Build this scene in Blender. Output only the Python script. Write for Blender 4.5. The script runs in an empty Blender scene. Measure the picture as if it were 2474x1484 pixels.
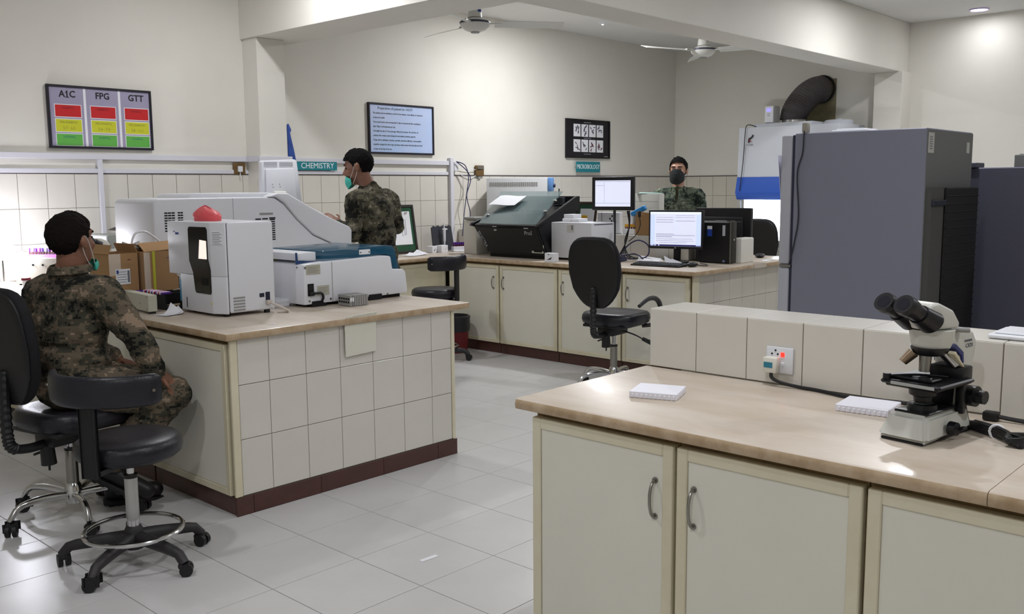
import bpy, bmesh, math, random
from math import sin, cos, pi, radians as R
from mathutils import Vector as V, Matrix as M, noise as NZ, Quaternion as Q
random.seed(7)
S = bpy.context.scene
COL = S.collection

# ------------------------------------------------------------------ camera, world, exposure, lights
cam = bpy.data.cameras.new('camera'); camo = bpy.data.objects.new('camera', cam); COL.objects.link(camo)
cam.sensor_width = 36; cam.lens = 36*2273.23/2474; cam.clip_start = .05; cam.clip_end = 100
yaw, pit, rol = 0.74691404, 0.1270186, -0.00724143
fw = V((cos(yaw), sin(yaw), 0)); rt = V((sin(yaw), -cos(yaw), 0)); up = V((0, 0, 1))
f2 = fw*cos(pit)-up*sin(pit); u2 = up*cos(pit)+fw*sin(pit)
r3 = rt*cos(rol)+u2*sin(rol); u3 = u2*cos(rol)-rt*sin(rol)
mw = M((r3, u3, -f2)).transposed().to_4x4(); mw.translation = V((0, 0, 1.52)); camo.matrix_world = mw
S.camera = camo
wd = bpy.data.worlds.new('world'); S.world = wd; wd.use_nodes = True
wd.node_tree.nodes['Background'].inputs[0].default_value = (.85, .9, 1, 1)
wd.node_tree.nodes['Background'].inputs[1].default_value = .25
S.view_settings.view_transform = 'Standard'; S.view_settings.look = 'None'
S.view_settings.exposure = 0.24; S.view_settings.gamma = 1; S.view_settings.use_curve_mapping = False
ZC = 3.35; YW = 7.33; XW = 11.27
# recessed ceiling lamps (x, y, watts): the fittings themselves are built in downlight()
LAMPS = [(10.9, 3.33, 3.5, 'round recessed ceiling lamp glowing near the right wall corner'), (9.0, 3.2, 30, 'ceiling lamp above the picture, in front of the beam by the right wall'),
         (4.0, 5.75, 22, 'ceiling lamp above the picture, lighting the side of the short beam'), (7.5, 6.0, 50, 'ceiling lamp hidden behind the beam, lighting the back wall'),
         (5.6, 2.2, 24, 'ceiling lamp out of view above the aisle beside the refrigerators'), (2.3, 1.2, 22, 'ceiling lamp out of view above the microscope worktop'),
         (.4, 3.2, 16, 'ceiling lamp out of view above the near floor on the left'), (-.6, .4, 28, 'ceiling lamp behind the camera, left of it'),
         (3.4, -1.4, 24, 'ceiling lamp behind the camera, beyond the right-hand counter'), (7.2, -.9, 24, 'ceiling lamp far to the right, out of view')]

# ------------------------------------------------------------------ helpers
def lin(c): return tuple(((x/255)/12.92 if x/255 <= .04045 else ((x/255+.055)/1.055)**2.4) for x in c)
MATS = {}
def mat(name, rgb, rough=.5, metal=0, var=0, vs=6, bump=0, bs=40, emit=0, trans=0, alpha=1, ior=1.45, coat=0, rgb2=None, spec=.5, stretch=None):
    if name in MATS: return MATS[name]
    m = bpy.data.materials.new(name); m.use_nodes = True; nt = m.node_tree; b = nt.nodes['Principled BSDF']
    c = lin(rgb)
    b.inputs['Base Color'].default_value = (*c, 1); b.inputs['Roughness'].default_value = rough; b.inputs['Metallic'].default_value = metal
    b.inputs['Specular IOR Level'].default_value = spec
    b.inputs['IOR'].default_value = ior
    if coat: b.inputs['Coat Weight'].default_value = coat; b.inputs['Coat Roughness'].default_value = .08
    if trans: b.inputs['Transmission Weight'].default_value = trans
    if alpha < 1: b.inputs['Alpha'].default_value = alpha
    if emit: b.inputs['Emission Color'].default_value = (*c, 1); b.inputs['Emission Strength'].default_value = emit
    if var or bump:
        tc = nt.nodes.new('ShaderNodeTexCoord'); src = tc.outputs['Object']
        if stretch:
            mp = nt.nodes.new('ShaderNodeMapping'); mp.inputs['Scale'].default_value = stretch; nt.links.new(src, mp.inputs[0]); src = mp.outputs[0]
    if var:
        n = nt.nodes.new('ShaderNodeTexNoise'); n.inputs['Scale'].default_value = vs; n.inputs['Detail'].default_value = 6; n.inputs['Roughness'].default_value = .62
        nt.links.new(src, n.inputs['Vector'])
        rp = nt.nodes.new('ShaderNodeValToRGB'); d = lin(rgb2) if rgb2 else tuple(x*(1-var) for x in c)
        rp.color_ramp.elements[0].position = .32; rp.color_ramp.elements[1].position = .68
        rp.color_ramp.elements[0].color = (*d, 1); rp.color_ramp.elements[1].color = (*c, 1)
        nt.links.new(n.outputs['Fac'], rp.inputs[0]); nt.links.new(rp.outputs[0], b.inputs['Base Color'])
    if bump:
        n2 = nt.nodes.new('ShaderNodeTexNoise'); n2.inputs['Scale'].default_value = bs; n2.inputs['Detail'].default_value = 4
        nt.links.new(src, n2.inputs['Vector'])
        bp = nt.nodes.new('ShaderNodeBump'); bp.inputs['Strength'].default_value = bump; bp.inputs['Distance'].default_value = .01
        nt.links.new(n2.outputs['Fac'], bp.inputs['Height']); nt.links.new(bp.outputs[0], b.inputs['Normal'])
    MATS[name] = m; return m
def camo_mat(name, cols, cell=.011, scale=9):
    m = bpy.data.materials.new(name); m.use_nodes = True; nt = m.node_tree; b = nt.nodes['Principled BSDF']
    tc = nt.nodes.new('ShaderNodeTexCoord'); sn = nt.nodes.new('ShaderNodeVectorMath'); sn.operation = 'SNAP'
    sn.inputs[1].default_value = (cell, cell, cell); nt.links.new(tc.outputs['Object'], sn.inputs[0])
    mp = nt.nodes.new('ShaderNodeMapping'); mp.inputs['Scale'].default_value = (1, 1, 1.5); nt.links.new(sn.outputs[0], mp.inputs[0])
    n = nt.nodes.new('ShaderNodeTexNoise'); n.inputs['Scale'].default_value = scale; n.inputs['Detail'].default_value = 4; n.inputs['Roughness'].default_value = .75
    nt.links.new(mp.outputs[0], n.inputs['Vector'])
    rp = nt.nodes.new('ShaderNodeValToRGB'); rp.color_ramp.interpolation = 'CONSTANT'
    el = rp.color_ramp.elements
    while len(el) < len(cols): el.new(.5)
    for e, (p, c) in zip(el, cols): e.position = p; e.color = (*lin(c), 1)
    nt.links.new(n.outputs['Fac'], rp.inputs[0]); nt.links.new(rp.outputs[0], b.inputs['Base Color'])
    b.inputs['Roughness'].default_value = .95; b.inputs['Specular IOR Level'].default_value = .15
    w = nt.nodes.new('ShaderNodeTexNoise'); w.inputs['Scale'].default_value = 16; w.inputs['Detail'].default_value = 3
    nt.links.new(tc.outputs['Object'], w.inputs['Vector']); bp = nt.nodes.new('ShaderNodeBump'); bp.inputs['Strength'].default_value = .5; bp.inputs['Distance'].default_value = .02
    nt.links.new(w.outputs['Fac'], bp.inputs['Height']); nt.links.new(bp.outputs[0], b.inputs['Normal'])
    MATS[name] = m; return m

def newobj(name, data, parent=None, loc=None, rot=None):
    o = bpy.data.objects.new(name, data); COL.objects.link(o)
    if parent: o.parent = parent
    if loc is not None: o.location = loc
    if rot is not None: o.rotation_euler = rot
    return o
def tag(o, label, cat, group=None):
    o['label'] = label; o['category'] = cat
    if group: o['group'] = group
    return o
def thing(name, label, cat, loc=(0, 0, 0), rz=0, group=None):
    o = newobj(name, None, None, loc, (0, 0, rz)); o.empty_display_size = .1
    return tag(o, label, cat, group)
class B:
    """collects shapes into one mesh"""
    def __init__(s): s.b = bmesh.new(); s.mi = 0; s.T = M.Identity(4)
    def _fin(s, vs, bevel=0, seg=2, edges=None):
        if bevel:
            es = edges or list({e for v in vs for e in v.link_edges})
            r = bmesh.ops.bevel(s.b, geom=es, offset=bevel, segments=seg, profile=.5, affect='EDGES', clamp_overlap=True)
        return s
    def box(s, c, d, bevel=0, seg=2, rot=None, mi=0, taper=None):
        n0 = set(s.b.faces)
        r = bmesh.ops.create_cube(s.b, size=1); vs = r['verts']
        for v in vs:
            k = V((v.co.x*d[0], v.co.y*d[1], v.co.z*d[2]))
            if taper and v.co.z > 0: k.x *= taper[0]; k.y *= taper[1]
            v.co = s.T @ ((rot @ k if rot else k)+V(c))
        s._fin(vs, bevel, seg)
        for f in s.b.faces:
            if f not in n0: f.material_index = mi
        return s
    def bx(s, x0, x1, y0, y1, z0, z1, bevel=0, seg=2, mi=0): return s.box(((x0+x1)/2, (y0+y1)/2, (z0+z1)/2), (abs(x1-x0), abs(y1-y0), abs(z1-z0)), bevel, seg, None, mi)
    def cyl(s, p0, p1, r0, r1=None, n=20, mi=0, caps=True):
        p0, p1 = V(p0), V(p1); r1 = r0 if r1 is None else r1; d = (p1-p0)
        q = d.to_track_quat('Z', 'Y'); n0 = set(s.b.faces)
        r = bmesh.ops.create_cone(s.b, cap_ends=caps, segments=n, radius1=r0, radius2=r1, depth=d.length)
        for v in r['verts']: v.co = s.T @ (q @ v.co+(p0+p1)/2)
        for f in s.b.faces:
            if f not in n0: f.material_index = mi
        return s
    def tube(s, pts, r, n=8, mi=0, closed=False, caps=True):
        pts = [V(p) for p in pts]; N = len(pts); rr = r if isinstance(r, (list, tuple)) else [r]*N
        rings = []; prev = None
        for i, p in enumerate(pts):
            if closed: t = pts[(i+1) % N]-pts[i-1]
            else: t = pts[min(i+1, N-1)]-pts[max(i-1, 0)]
            t.normalize()
            if prev is None: a = t.orthogonal().normalized()
            else:
                a = prev-t*prev.dot(t); a = a.normalized() if a.length > 1e-6 else t.orthogonal().normalized()
            prev = a; bb = t.cross(a)
            rings.append([s.b.verts.new(s.T @ (p+(a*cos(2*pi*k/n)+bb*sin(2*pi*k/n))*rr[i])) for k in range(n)])
        for i in range(N if closed else N-1):
            A, C = rings[i], rings[(i+1) % N]
            off = 0
            if closed and i == N-1: off = min(range(n), key=lambda o: (A[0].co-C[o].co).length)
            for k in range(n):
                f = s.b.faces.new((A[k], A[(k+1) % n], C[(k+1+off) % n], C[(k+off) % n])); f.material_index = mi
        if caps and not closed:
            for g in (rings[0][::-1], rings[-1]):
                f = s.b.faces.new(g); f.material_index = mi
        return s
    def lathe(s, prof, c=(0, 0, 0), n=24, mi=0, rot=None):
        c = V(c); rings = []
        for r, z in prof:
            ring = []
            for k in range(n if r > 1e-6 else 1):
                p = V((r*cos(2*pi*k/n), r*sin(2*pi*k/n), z)); ring.append(s.b.verts.new(s.T @ ((rot @ p if rot else p)+c)))
            rings.append(ring)
        for A, C in zip(rings, rings[1:]):
            for k in range(n):
                a0, a1 = A[k % len(A)], A[(k+1) % len(A)]; c0, c1 = C[k % len(C)], C[(k+1) % len(C)]
                vs = []
                for v in (a0, a1, c1, c0):
                    if v not in vs: vs.append(v)
                if len(vs) > 2: f = s.b.faces.new(vs); f.material_index = mi
        return s
    def prism(s, poly, ax, d0, d1, bevel=0, seg=2, mi=0):
        """poly in the two other axes (in order), extruded along ax from d0 to d1"""
        def P(u, v, w): return V((w, u, v)) if ax == 'x' else V((u, w, v)) if ax == 'y' else V((u, v, w))
        n0 = set(s.b.faces)
        A = [s.b.verts.new(s.T @ P(u, v, d0)) for u, v in poly]; C = [s.b.verts.new(s.T @ P(u, v, d1)) for u, v in poly]; n = len(poly)
        s.b.faces.new(A); s.b.faces.new(C[::-1])
        for k in range(n): s.b.faces.new((A[k], C[k], C[(k+1) % n], A[(k+1) % n]))
        nf = [f for f in s.b.faces if f not in n0]
        bmesh.ops.recalc_face_normals(s.b, faces=nf)
        if bevel: s._fin(A+C, bevel, seg)
        for f in s.b.faces:
            if f not in n0: f.material_index = mi
        return s
    def ball(s, c, r, n=16, rot=None, mi=0):
        r = (r, r, r) if isinstance(r, (int, float)) else r; n0 = set(s.b.faces)
        g = bmesh.ops.create_uvsphere(s.b, u_segments=n, v_segments=max(6, n*2//3), radius=1)
        for v in g['verts']:
            k = V((v.co.x*r[0], v.co.y*r[1], v.co.z*r[2])); v.co = s.T @ ((rot @ k if rot else k)+V(c))
        for f in s.b.faces:
            if f not in n0: f.material_index = mi
        return s
    def grid(s, fn, nu, nv, mi=0, wrap=False):
        g = [[s.b.verts.new(s.T @ V(fn(i/nu, j/nv))) for j in range(nv+1)] for i in range(nu+(0 if wrap else 1))]
        for i in range(nu):
            for j in range(nv):
                f = s.b.faces.new((g[i][j], g[(i+1) % len(g)][j], g[(i+1) % len(g)][j+1], g[i][j+1])); f.material_index = mi
        return s
    def mesh(s, name, mats, ang=35, smooth=True, solid=0):
        bmesh.ops.recalc_face_normals(s.b, faces=list(s.b.faces))
        if solid:
            s.b.normal_update(); old = list(s.b.faces); rim = [e for e in s.b.edges if len(e.link_faces) == 1]
            nv = {v: s.b.verts.new(v.co-v.normal*solid) for v in list(s.b.verts)}
            for f in old: s.b.faces.new([nv[v] for v in reversed(f.verts)]).material_index = f.material_index
            for e in rim: a, c = e.verts; s.b.faces.new((a, c, nv[c], nv[a]))
            bmesh.ops.recalc_face_normals(s.b, faces=list(s.b.faces))
        me = bpy.data.meshes.new(name); s.b.to_mesh(me); s.b.free()
        for m in (mats if isinstance(mats, (list, tuple)) else [mats]): me.materials.append(m)
        if smooth: me.shade_smooth(); me.set_sharp_from_angle(angle=R(ang))
        return me
    def obj(s, name, mats, parent=None, loc=None, rot=None, ang=35, smooth=True, solid=0):
        return newobj(name, s.mesh(name, mats, ang, smooth, solid), parent, loc, rot)
def dup(root, loc=None, rz=None, label=None, group=None):
    r = root.copy(); COL.objects.link(r)
    if loc is not None: r.location = loc
    if rz is not None: r.rotation_euler = (0, 0, rz)
    if label: r['label'] = label
    if group: r['group'] = group
    for ch in list(root.children):
        c = ch.copy(); COL.objects.link(c); c.parent = r
        for g in ch.children: d = g.copy(); COL.objects.link(d); d.parent = c
    return r
TEXTS = []
def text(name, body, size, m, parent, loc, rot=(pi/2, 0, 0), align='LEFT', sx=1, thick=.0006, bold=0):
    """queues raised lettering; all of it is turned into meshes at the end"""
    c = bpy.data.curves.new(name, 'FONT'); c.body = body; c.size = size; c.align_x = align; c.align_y = 'CENTER'; c.extrude = thick; c.offset = bold; c.resolution_u = 2
    c.materials.append(m); TEXTS.append((name, c, parent, loc, rot, sx))
def flush_texts():
    tmp = []
    for name, c, parent, loc, rot, sx in TEXTS:
        o = bpy.data.objects.new('t', c); COL.objects.link(o); tmp.append(o)
    dg = bpy.context.evaluated_depsgraph_get(); ms = [bpy.data.meshes.new_from_object(o.evaluated_get(dg)) for o in tmp]
    for o, me, (name, c, parent, loc, rot, sx) in zip(tmp, ms, TEXTS):
        bpy.data.objects.remove(o); n = newobj(name, me, parent, loc, rot.to_euler() if isinstance(rot, M) else rot); n.scale = (sx, 1, 1)
def struct(name, b, m, **k):
    o = b.obj(name, m, **k); o['kind'] = 'structure'; return o
def arc(c, r, a0, a1, n, ax='z'):
    out = []
    for i in range(n+1):
        a = a0+(a1-a0)*i/n; u, v = r*cos(a), r*sin(a)
        out.append(V(c)+(V((u, v, 0)) if ax == 'z' else V((u, 0, v)) if ax == 'y' else V((0, u, v))))
    return out
def spline(pts, n=8):
    pts = [V(p) for p in pts]; P = [pts[0]]+pts+[pts[-1]]; out = []
    for i in range(1, len(P)-2):
        a, b, c, d = P[i-1:i+3]
        for k in range(n):
            t = k/n; out.append(.5*((2*b)+(c-a)*t+(2*a-5*b+4*c-d)*t*t+(3*b-a-3*c+d)*t**3))
    out.append(pts[-1]); return out
SN = M((u3.cross(-f2)*0+r3, u3, -f2))  # camera axes, used only to leave out floor tiles far outside the view
def inview(p, mx=.12):
    d = V(p)-V((0, 0, 1.52)); z = d.dot(f2)
    if z < .2: return False
    return abs(d.dot(r3)/z) < .544*(1+mx) and abs(d.dot(u3)/z) < .326*(1+mx)

# ------------------------------------------------------------------ materials
PAINT = mat('cream_wall_paint', (226, 223, 214), .6, var=.05, vs=1.3, bump=.05, bs=60)
CEILM = mat('ceiling_paint', (226, 225, 222), .7, var=.03, vs=2)
TILE = mat('glazed_cream_tile', (220, 216, 207), .22, var=.05, vs=2.5, spec=.5)
TILE2 = mat('glazed_cream_tile_dull', (208, 203, 190), .28, var=.05, vs=2.5)
GROUT = mat('tile_grout', (128, 118, 104), .9)
FGROUT = mat('floor_grout', (134, 128, 120), .9)
FLOORM = mat('satin_floor_tile', (204, 203, 202), .28, var=.06, vs=3.5, bump=.06, bs=9, spec=.45)
CREAM = mat('cream_enamel', (226, 220, 196), .45, var=.08, vs=4, rgb2=(216, 207, 178))
PANELM = mat('cream_door_panel', (230, 227, 214), .42, var=.04, vs=3)
GAP = mat('grimy_wood', (150, 126, 84), .7, var=.5, vs=9)
MARBLE = mat('beige_marble', (208, 197, 183), .34, var=.2, vs=7, rgb2=(189, 174, 156) , coat=.08, stretch=(1, .35, 1))
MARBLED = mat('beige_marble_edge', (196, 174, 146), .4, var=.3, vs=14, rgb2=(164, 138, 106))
BROWN = mat('brown_skirting_tile', (84, 54, 48), .3, var=.2, vs=8)
CHROME = mat('chrome', (205, 205, 205), .15, 1)
STEEL = mat('dull_steel', (150, 148, 142), .35, 1)
BLACK = mat('black_plastic', (22, 22, 24), .45)
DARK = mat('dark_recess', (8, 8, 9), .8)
LEATHER = mat('black_leatherette', (26, 26, 34), .36, bump=.12, bs=120)
FABRIC = mat('black_upholstery', (20, 20, 24), .85, bump=.2, bs=200)
NYLON = mat('charcoal_nylon', (44, 42, 44), .5, bump=.1, bs=90)
WHITEP = mat('white_plastic', (226, 228, 234), .4)
WHITEP2 = mat('white_plastic_warm', (226, 224, 216), .45)
GREYP = mat('grey_plastic', (150, 150, 148), .5)
LGREYP = mat('light_grey_plastic', (188, 190, 196), .45)
PAPER = mat('white_paper', (236, 237, 242), .8)
INK = mat('black_ink', (26, 26, 30), .7)
GINK = mat('grey_ink', (120, 122, 130), .7)
BLUEINK = mat('blue_ink', (40, 70, 150), .6)
TRUNK = mat('white_trunking', (214, 214, 222), .45)
CARD = mat('brown_cardboard', (176, 138, 96), .85, var=.12, vs=5)
CARDD = mat('brown_cardboard_dark', (120, 92, 64), .9, var=.2, vs=6)
STAIN = mat('rusty_backplate', (120, 92, 52), .7, var=.4, vs=30)
REDM = mat('red_print', (196, 24, 28), .5)
LAMPM = mat('lamp_diffuser', (235, 235, 255), .5, emit=9)

# ------------------------------------------------------------------ room shell
b = B(); b.bx(-2.5, XW+.2, -4, YW+.2, -.12, -.006); fl = struct('floor', b, FGROUT)
def tile_me(name, w, h, t, c, m):
    """one tile: back at z=0, face at z=t with chamfered edge c, centred"""
    b = B(); P = [(-w/2, -h/2), (w/2, -h/2), (w/2, h/2), (-w/2, h/2)]; q = [(-w/2+c, -h/2+c), (w/2-c, -h/2+c), (w/2-c, h/2-c), (-w/2+c, h/2-c)]
    A = [b.b.verts.new((x, y, 0)) for x, y in P]; C = [b.b.verts.new((x, y, t-c*.7)) for x, y in P]; D = [b.b.verts.new((x, y, t)) for x, y in q]
    for k in range(4):
        j = (k+1) % 4; b.b.faces.new((A[k], A[j], C[j], C[k])); b.b.faces.new((C[k], C[j], D[j], D[k]))
    b.b.faces.new(D); b.b.faces.new(A[::-1])
    return b.mesh(name, m, smooth=False)
TM = {}
def tile(parent, name, w, h, m, mw_, t=.006, c=.0015):
    k = (round(w, 3), round(h, 3), m.name, t)
    if k not in TM: TM[k] = tile_me('tile', w, h, t, c, m)
    o = newobj(name, TM[k], parent); o.matrix_local = mw_; return o
def wallmat(nx, ny, c):
    """tile matrix whose face looks along the horizontal direction (nx, ny)"""
    n = V((nx, ny, 0)); u = V((-ny, nx, 0)); m = M((u, V((0, 0, 1)), n)).transposed().to_4x4(); m.translation = V(c); return m
# floor tiles 0.4 m; those nearest the camera singly, the rest joined
cells = []; far = []
for i in range(-12, 24):
    for j in range(-19, 11):
        x, y = 2.293+.4*(i+.5), 3.410+.4*(j+.5)
        if not(-2.5 < x < XW+.1 and -4 < y < YW+.1): continue
        vis = any(inview((x+dx, y+dy, 0), .02) for dx in (-.2, .2, 0) for dy in (-.2, .2, 0))
        hid = (x > 2.35 and y < 1.75 and x < 3.9) or (2.45 < x < 3.5 and y > 4.05) or (x > 6.4 and y > 3.2 and y < 7.3 and x < 8) or (y > 7.0)
        (cells if vis and not hid else far).append((x*x+y*y, x, y))
cells.sort(); far += cells[290:]
for _, x, y in cells[:290]: tile(fl, 'floor_tile', .3972, .3972, FLOORM, M.Translation((x, y, -.006)), .006, .0012)
b = B()
for _, x, y in far: b.bx(x-.1986, x+.1986, y-.1986, y+.1986, -.006, 0)
o = b.obj('floor_tile', FLOORM, fl, smooth=False); o['kind'] = 'stuff'
b = B(); b.bx(-2.5, XW+.2, YW, YW+.2, 0, ZC+.2); wb = struct('wall_back', b, [PAINT])
b = B(); b.bx(XW, XW+.2, -4, YW+.2, 0, ZC+.2); wr = struct('wall_right', b, [PAINT])
b = B(); b.bx(-2.7, -2.5, -4, YW+.2, 0, ZC+.2); struct('wall_left', b, PAINT)
b = B(); b.bx(-2.7, XW+.2, -4.2, -4, 0, ZC+.2); struct('wall_front', b, PAINT)
b = B(); b.bx(-2.7, XW+.2, -4.2, YW+.2, ZC, ZC+.2); struct('ceiling', b, CEILM)
# tile dado on both far walls
RZ = [(1.386, 1.644), (1.125, 1.383), (.864, 1.122)]
b = B(); b.bx(.3, XW, YW-.003, YW, .86, 1.646); b.obj('grout_bed', GROUT, wb, smooth=False)
b = B(); b.bx(XW-.003, XW, 3.2, YW-.003, .86, 1.646); b.obj('grout_bed', GROUT, wr, smooth=False)
x = 2.626-.2055*6
while x < XW-.02:
    x1 = min(x+.2055, XW-.004); w = x1-x-.004
    for z0, z1 in RZ: tile(wb, 'wall_tile', w, z1-z0, TILE, wallmat(0, -1, ((x+x1)/2, YW-.003, (z0+z1)/2)))
    x += .2055
y = YW-.004
while y > 5.2:
    y1 = y-.2055
    for z0, z1 in RZ[:2]: tile(wr, 'wall_tile', .2015, z1-z0, TILE2, wallmat(-1, 0, (XW-.003, (y+y1)/2, (z0+z1)/2)))
    y = y1
# beams and pillars
b = B(); b.bx(4.51, 4.98, 4.18, YW, 2.79, ZC, .004, 1); o = struct('beam', b, PAINT); o['label'] = 'cream ceiling beam running from the back wall pillar towards the camera'
b = B(); b.bx(4.98, XW, 4.18, 4.53, 2.79, ZC, .004, 1); o = struct('beam', b, PAINT); o['label'] = 'cream ceiling beam running to the right wall above the grey fridge'
b = B(); b.bx(4.53, 4.80, 7.11, YW, 0, 2.79, .004, 1); o = struct('pillar', b, PAINT); o['label'] = 'shallow cream pillar on the back wall under the beam end'
b = B(); b.bx(11.0, XW, 4.14, 4.46, 0, 2.79, .004, 1); o = struct('pillar', b, PAINT); o['label'] = 'shallow cream pillar on the right wall under the beam end'
# trunking and rails (setting trim)
b = B(); b.bx(.3, 4.53, YW-.03, YW, 1.752, 1.797, .003, 1); b.bx(4.80, 6.93, YW-.03, YW, 1.752, 1.797, .003, 1); b.bx(4.50, 4.83, 7.08, 7.11, 1.752, 1.797, .003, 1); b.bx(4.50, 4.53, 7.11, YW-.03, 1.752, 1.797); b.bx(4.80, 4.83, 7.11, YW-.03, 1.752, 1.797)
o = struct('trim_1', b, TRUNK); o['label'] = 'upper white cable trunking along the back wall'
b = B(); b.bx(.3, 4.53, YW-.02, YW, 1.648, 1.682, .003, 1); b.bx(4.80, 6.93, YW-.02, YW, 1.648, 1.682, .003, 1); b.bx(4.50, 4.83, 7.09, 7.11, 1.648, 1.682, .003, 1); b.bx(6.93, 6.98, YW-.045, YW, .88, 1.83, .004, 1); b.bx(3.215, 3.25, YW-.03, YW, 1.08, 1.752, .003, 1)
o = struct('trim_2', b, TRUNK); o['label'] = 'lower white rail with vertical conduits on the back wall'
b = B(); b.bx(.3, 6.93, YW-.012, YW, 1.640, 1.648, mi=0); b.bx(6.98, XW, YW-.012, YW, 1.640, 1.652); b.bx(XW-.012, XW, 4.46, YW-.012, 1.640, 1.652)
o = struct('trim_3', b, mat('dark_rail', (92, 82, 84), .6)); o['label'] = 'thin dark edge strip above the wall tiles'
b = B(); b.bx(10.22, 10.25, YW-.02, YW, .9, 1.64, .003, 1); o = struct('trim_4', b, TRUNK); o['label'] = 'thin vertical conduit on the back wall tiles'

# ------------------------------------------------------------------ counters
T = .87
def door(parent, xf, y0, y1, z0, z1, hy, name='door'):
    """door facing -x with raised border moulding; hy = y of handle or None"""
    b = B(); b.bx(xf-.012, xf+.01, y0, y1, z0, z1, .002, 1)
    w = .034
    for a in ((y0, y0+w, z0, z1), (y1-w, y1, z0, z1), (y0+w, y1-w, z0, z0+w), (y0+w, y1-w, z1-w, z1)): b.bx(xf-.019, xf-.012, *a, .003, 1)
    d = b.obj(name, CREAM, parent)
    b = B(); b.bx(xf-.0135, xf-.0119, y0+w+.001, y1-w-.001, z0+w+.001, z1-w-.001); b.obj('door_panel', PANELM, d, smooth=False)
    if hy is not None:
        zc = z1-.16; pts = [(xf-.014, hy, zc+.052), (xf-.030, hy, zc+.046), (xf-.040, hy, zc+.022), (xf-.042, hy, zc), (xf-.040, hy, zc-.022), (xf-.030, hy, zc-.046), (xf-.014, hy, zc-.052)]
        b = B(); b.tube(spline(pts, 4), .0045, 8); b.cyl((xf-.0135, hy, zc+.052), (xf-.018, hy, zc+.052), .009, n=12); b.cyl((xf-.0135, hy, zc-.052), (xf-.018, hy, zc-.052), .009, n=12); b.obj('handle', STEEL, d)
    return d
def unit(label, xf, y0, y1, depth, hy, group=None, z0=.092, ztop=.835, g=.006):
    t = thing('base_cabinet', label, 'cabinet', (0, 0, 0), 0, group)
    b = B(); b.bx(xf+.012, xf+depth, y0+.0015, y1-.0015, 0, ztop, mi=0); b.obj('carcass', GAP, t, smooth=False)
    door(t, xf, y0+g, y1-g, z0+.004, ztop-.022, hy)
    b = B(); b.bx(xf+.002, xf+.014, y0+.001, y1-.001, 0, .088, .002, 1); b.obj('plinth', BROWN, t)
    return t
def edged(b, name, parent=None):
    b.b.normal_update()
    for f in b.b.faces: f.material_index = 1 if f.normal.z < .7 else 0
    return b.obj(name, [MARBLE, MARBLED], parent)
def slab(label, x0, x1, y0, y1, mats=None):
    b = B(); b.bx(x0, x1, y0, y1, T-.035, T, .008, 2); o = edged(b, 'worktop'); return tag(o, label, 'worktop')
# right-hand counter
XR = 2.15
unit('cream base cabinet at the open end of the right-hand counter, handle at its right', XR, 1.372, 1.898, .62, 1.437)
unit('cream base cabinet under the microscope slide tray, handle at its left edge', XR, .846, 1.372, .62, 1.312)
unit('cream base cabinet below the microscope, at the picture edge', XR, .32, .846, .62, None)
unit('plain cream base cabinet beyond the microscope, farthest along the right-hand counter', XR, -.206, .32, .62, None)
t = thing('worktop', 'beige marble worktop carrying the microscope on the right-hand counter', 'worktop')
def nosed(x0, x1): return [(x0+.014, T-.035), (x0+.005, T-.033), (x0+.001, T-.027), (x0, T-.018), (x0+.001, T-.009), (x0+.005, T-.003), (x0+.014, T), (x1, T), (x1, T-.035)]
for y0, y1 in ((.5735, 1.935), (-.3, .572)): b = B(); b.prism(nosed(2.10, 2.81), 'y', y0, y1); bmesh.ops.recalc_face_normals(b.b, faces=list(b.b.faces)); edged(b, 'slab', t)
b = B(); b.bx(2.80, 3.60, -.3, 1.90, 0, T-.04); tag(b.obj('counter_back', CREAM), 'plain cream rear body of the right-hand counter under the tiled ledge', 'cabinet')
def ledge(label, x0, x1, ys, zt, endn):
    """tiled upstand running along y: face towards -x, top tiles, one end"""
    t = thing('tiled_ledge', label, 'ledge')
    y0, y1 = ys[0], ys[-1]; b = B(); b.bx(x0+.004, x1-.004, min(y0, y1)+.004, max(y0, y1)-.004, T+.0005, zt-.005); b.obj('ledge_core', GROUT, t, smooth=False)
    for a, c in zip(ys, ys[1:]):
        w = abs(a-c)-.003
        tile(t, 'face_tile', w, zt-T-.006, TILE, wallmat(-1, 0, (x0+.004, (a+c)/2, (zt+T)/2)), .004)
        tile(t, 'top_tile', x1-x0-.002, w, TILE, M.Translation(((x0+x1)/2, (a+c)/2, zt-.005)), .005)
    for e in (y0, y1):
        tile(t, 'end_tile', x1-x0-.004, zt-T-.006, TILE, wallmat(0, 1 if e == max(y0, y1) else -1, ((x0+x1)/2, e-(.004 if e == max(y0, y1) else -.004), (zt+T)/2)), .004)
    return t
YL = [1.925, 1.732, 1.537, 1.338, 1.143, .945, .748, .551, .354, .157, -.04, -.237]
ledge('white tiled ledge standing along the right-hand counter, socket in its face', 2.815, 3.045, YL, 1.082, True)
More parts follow.
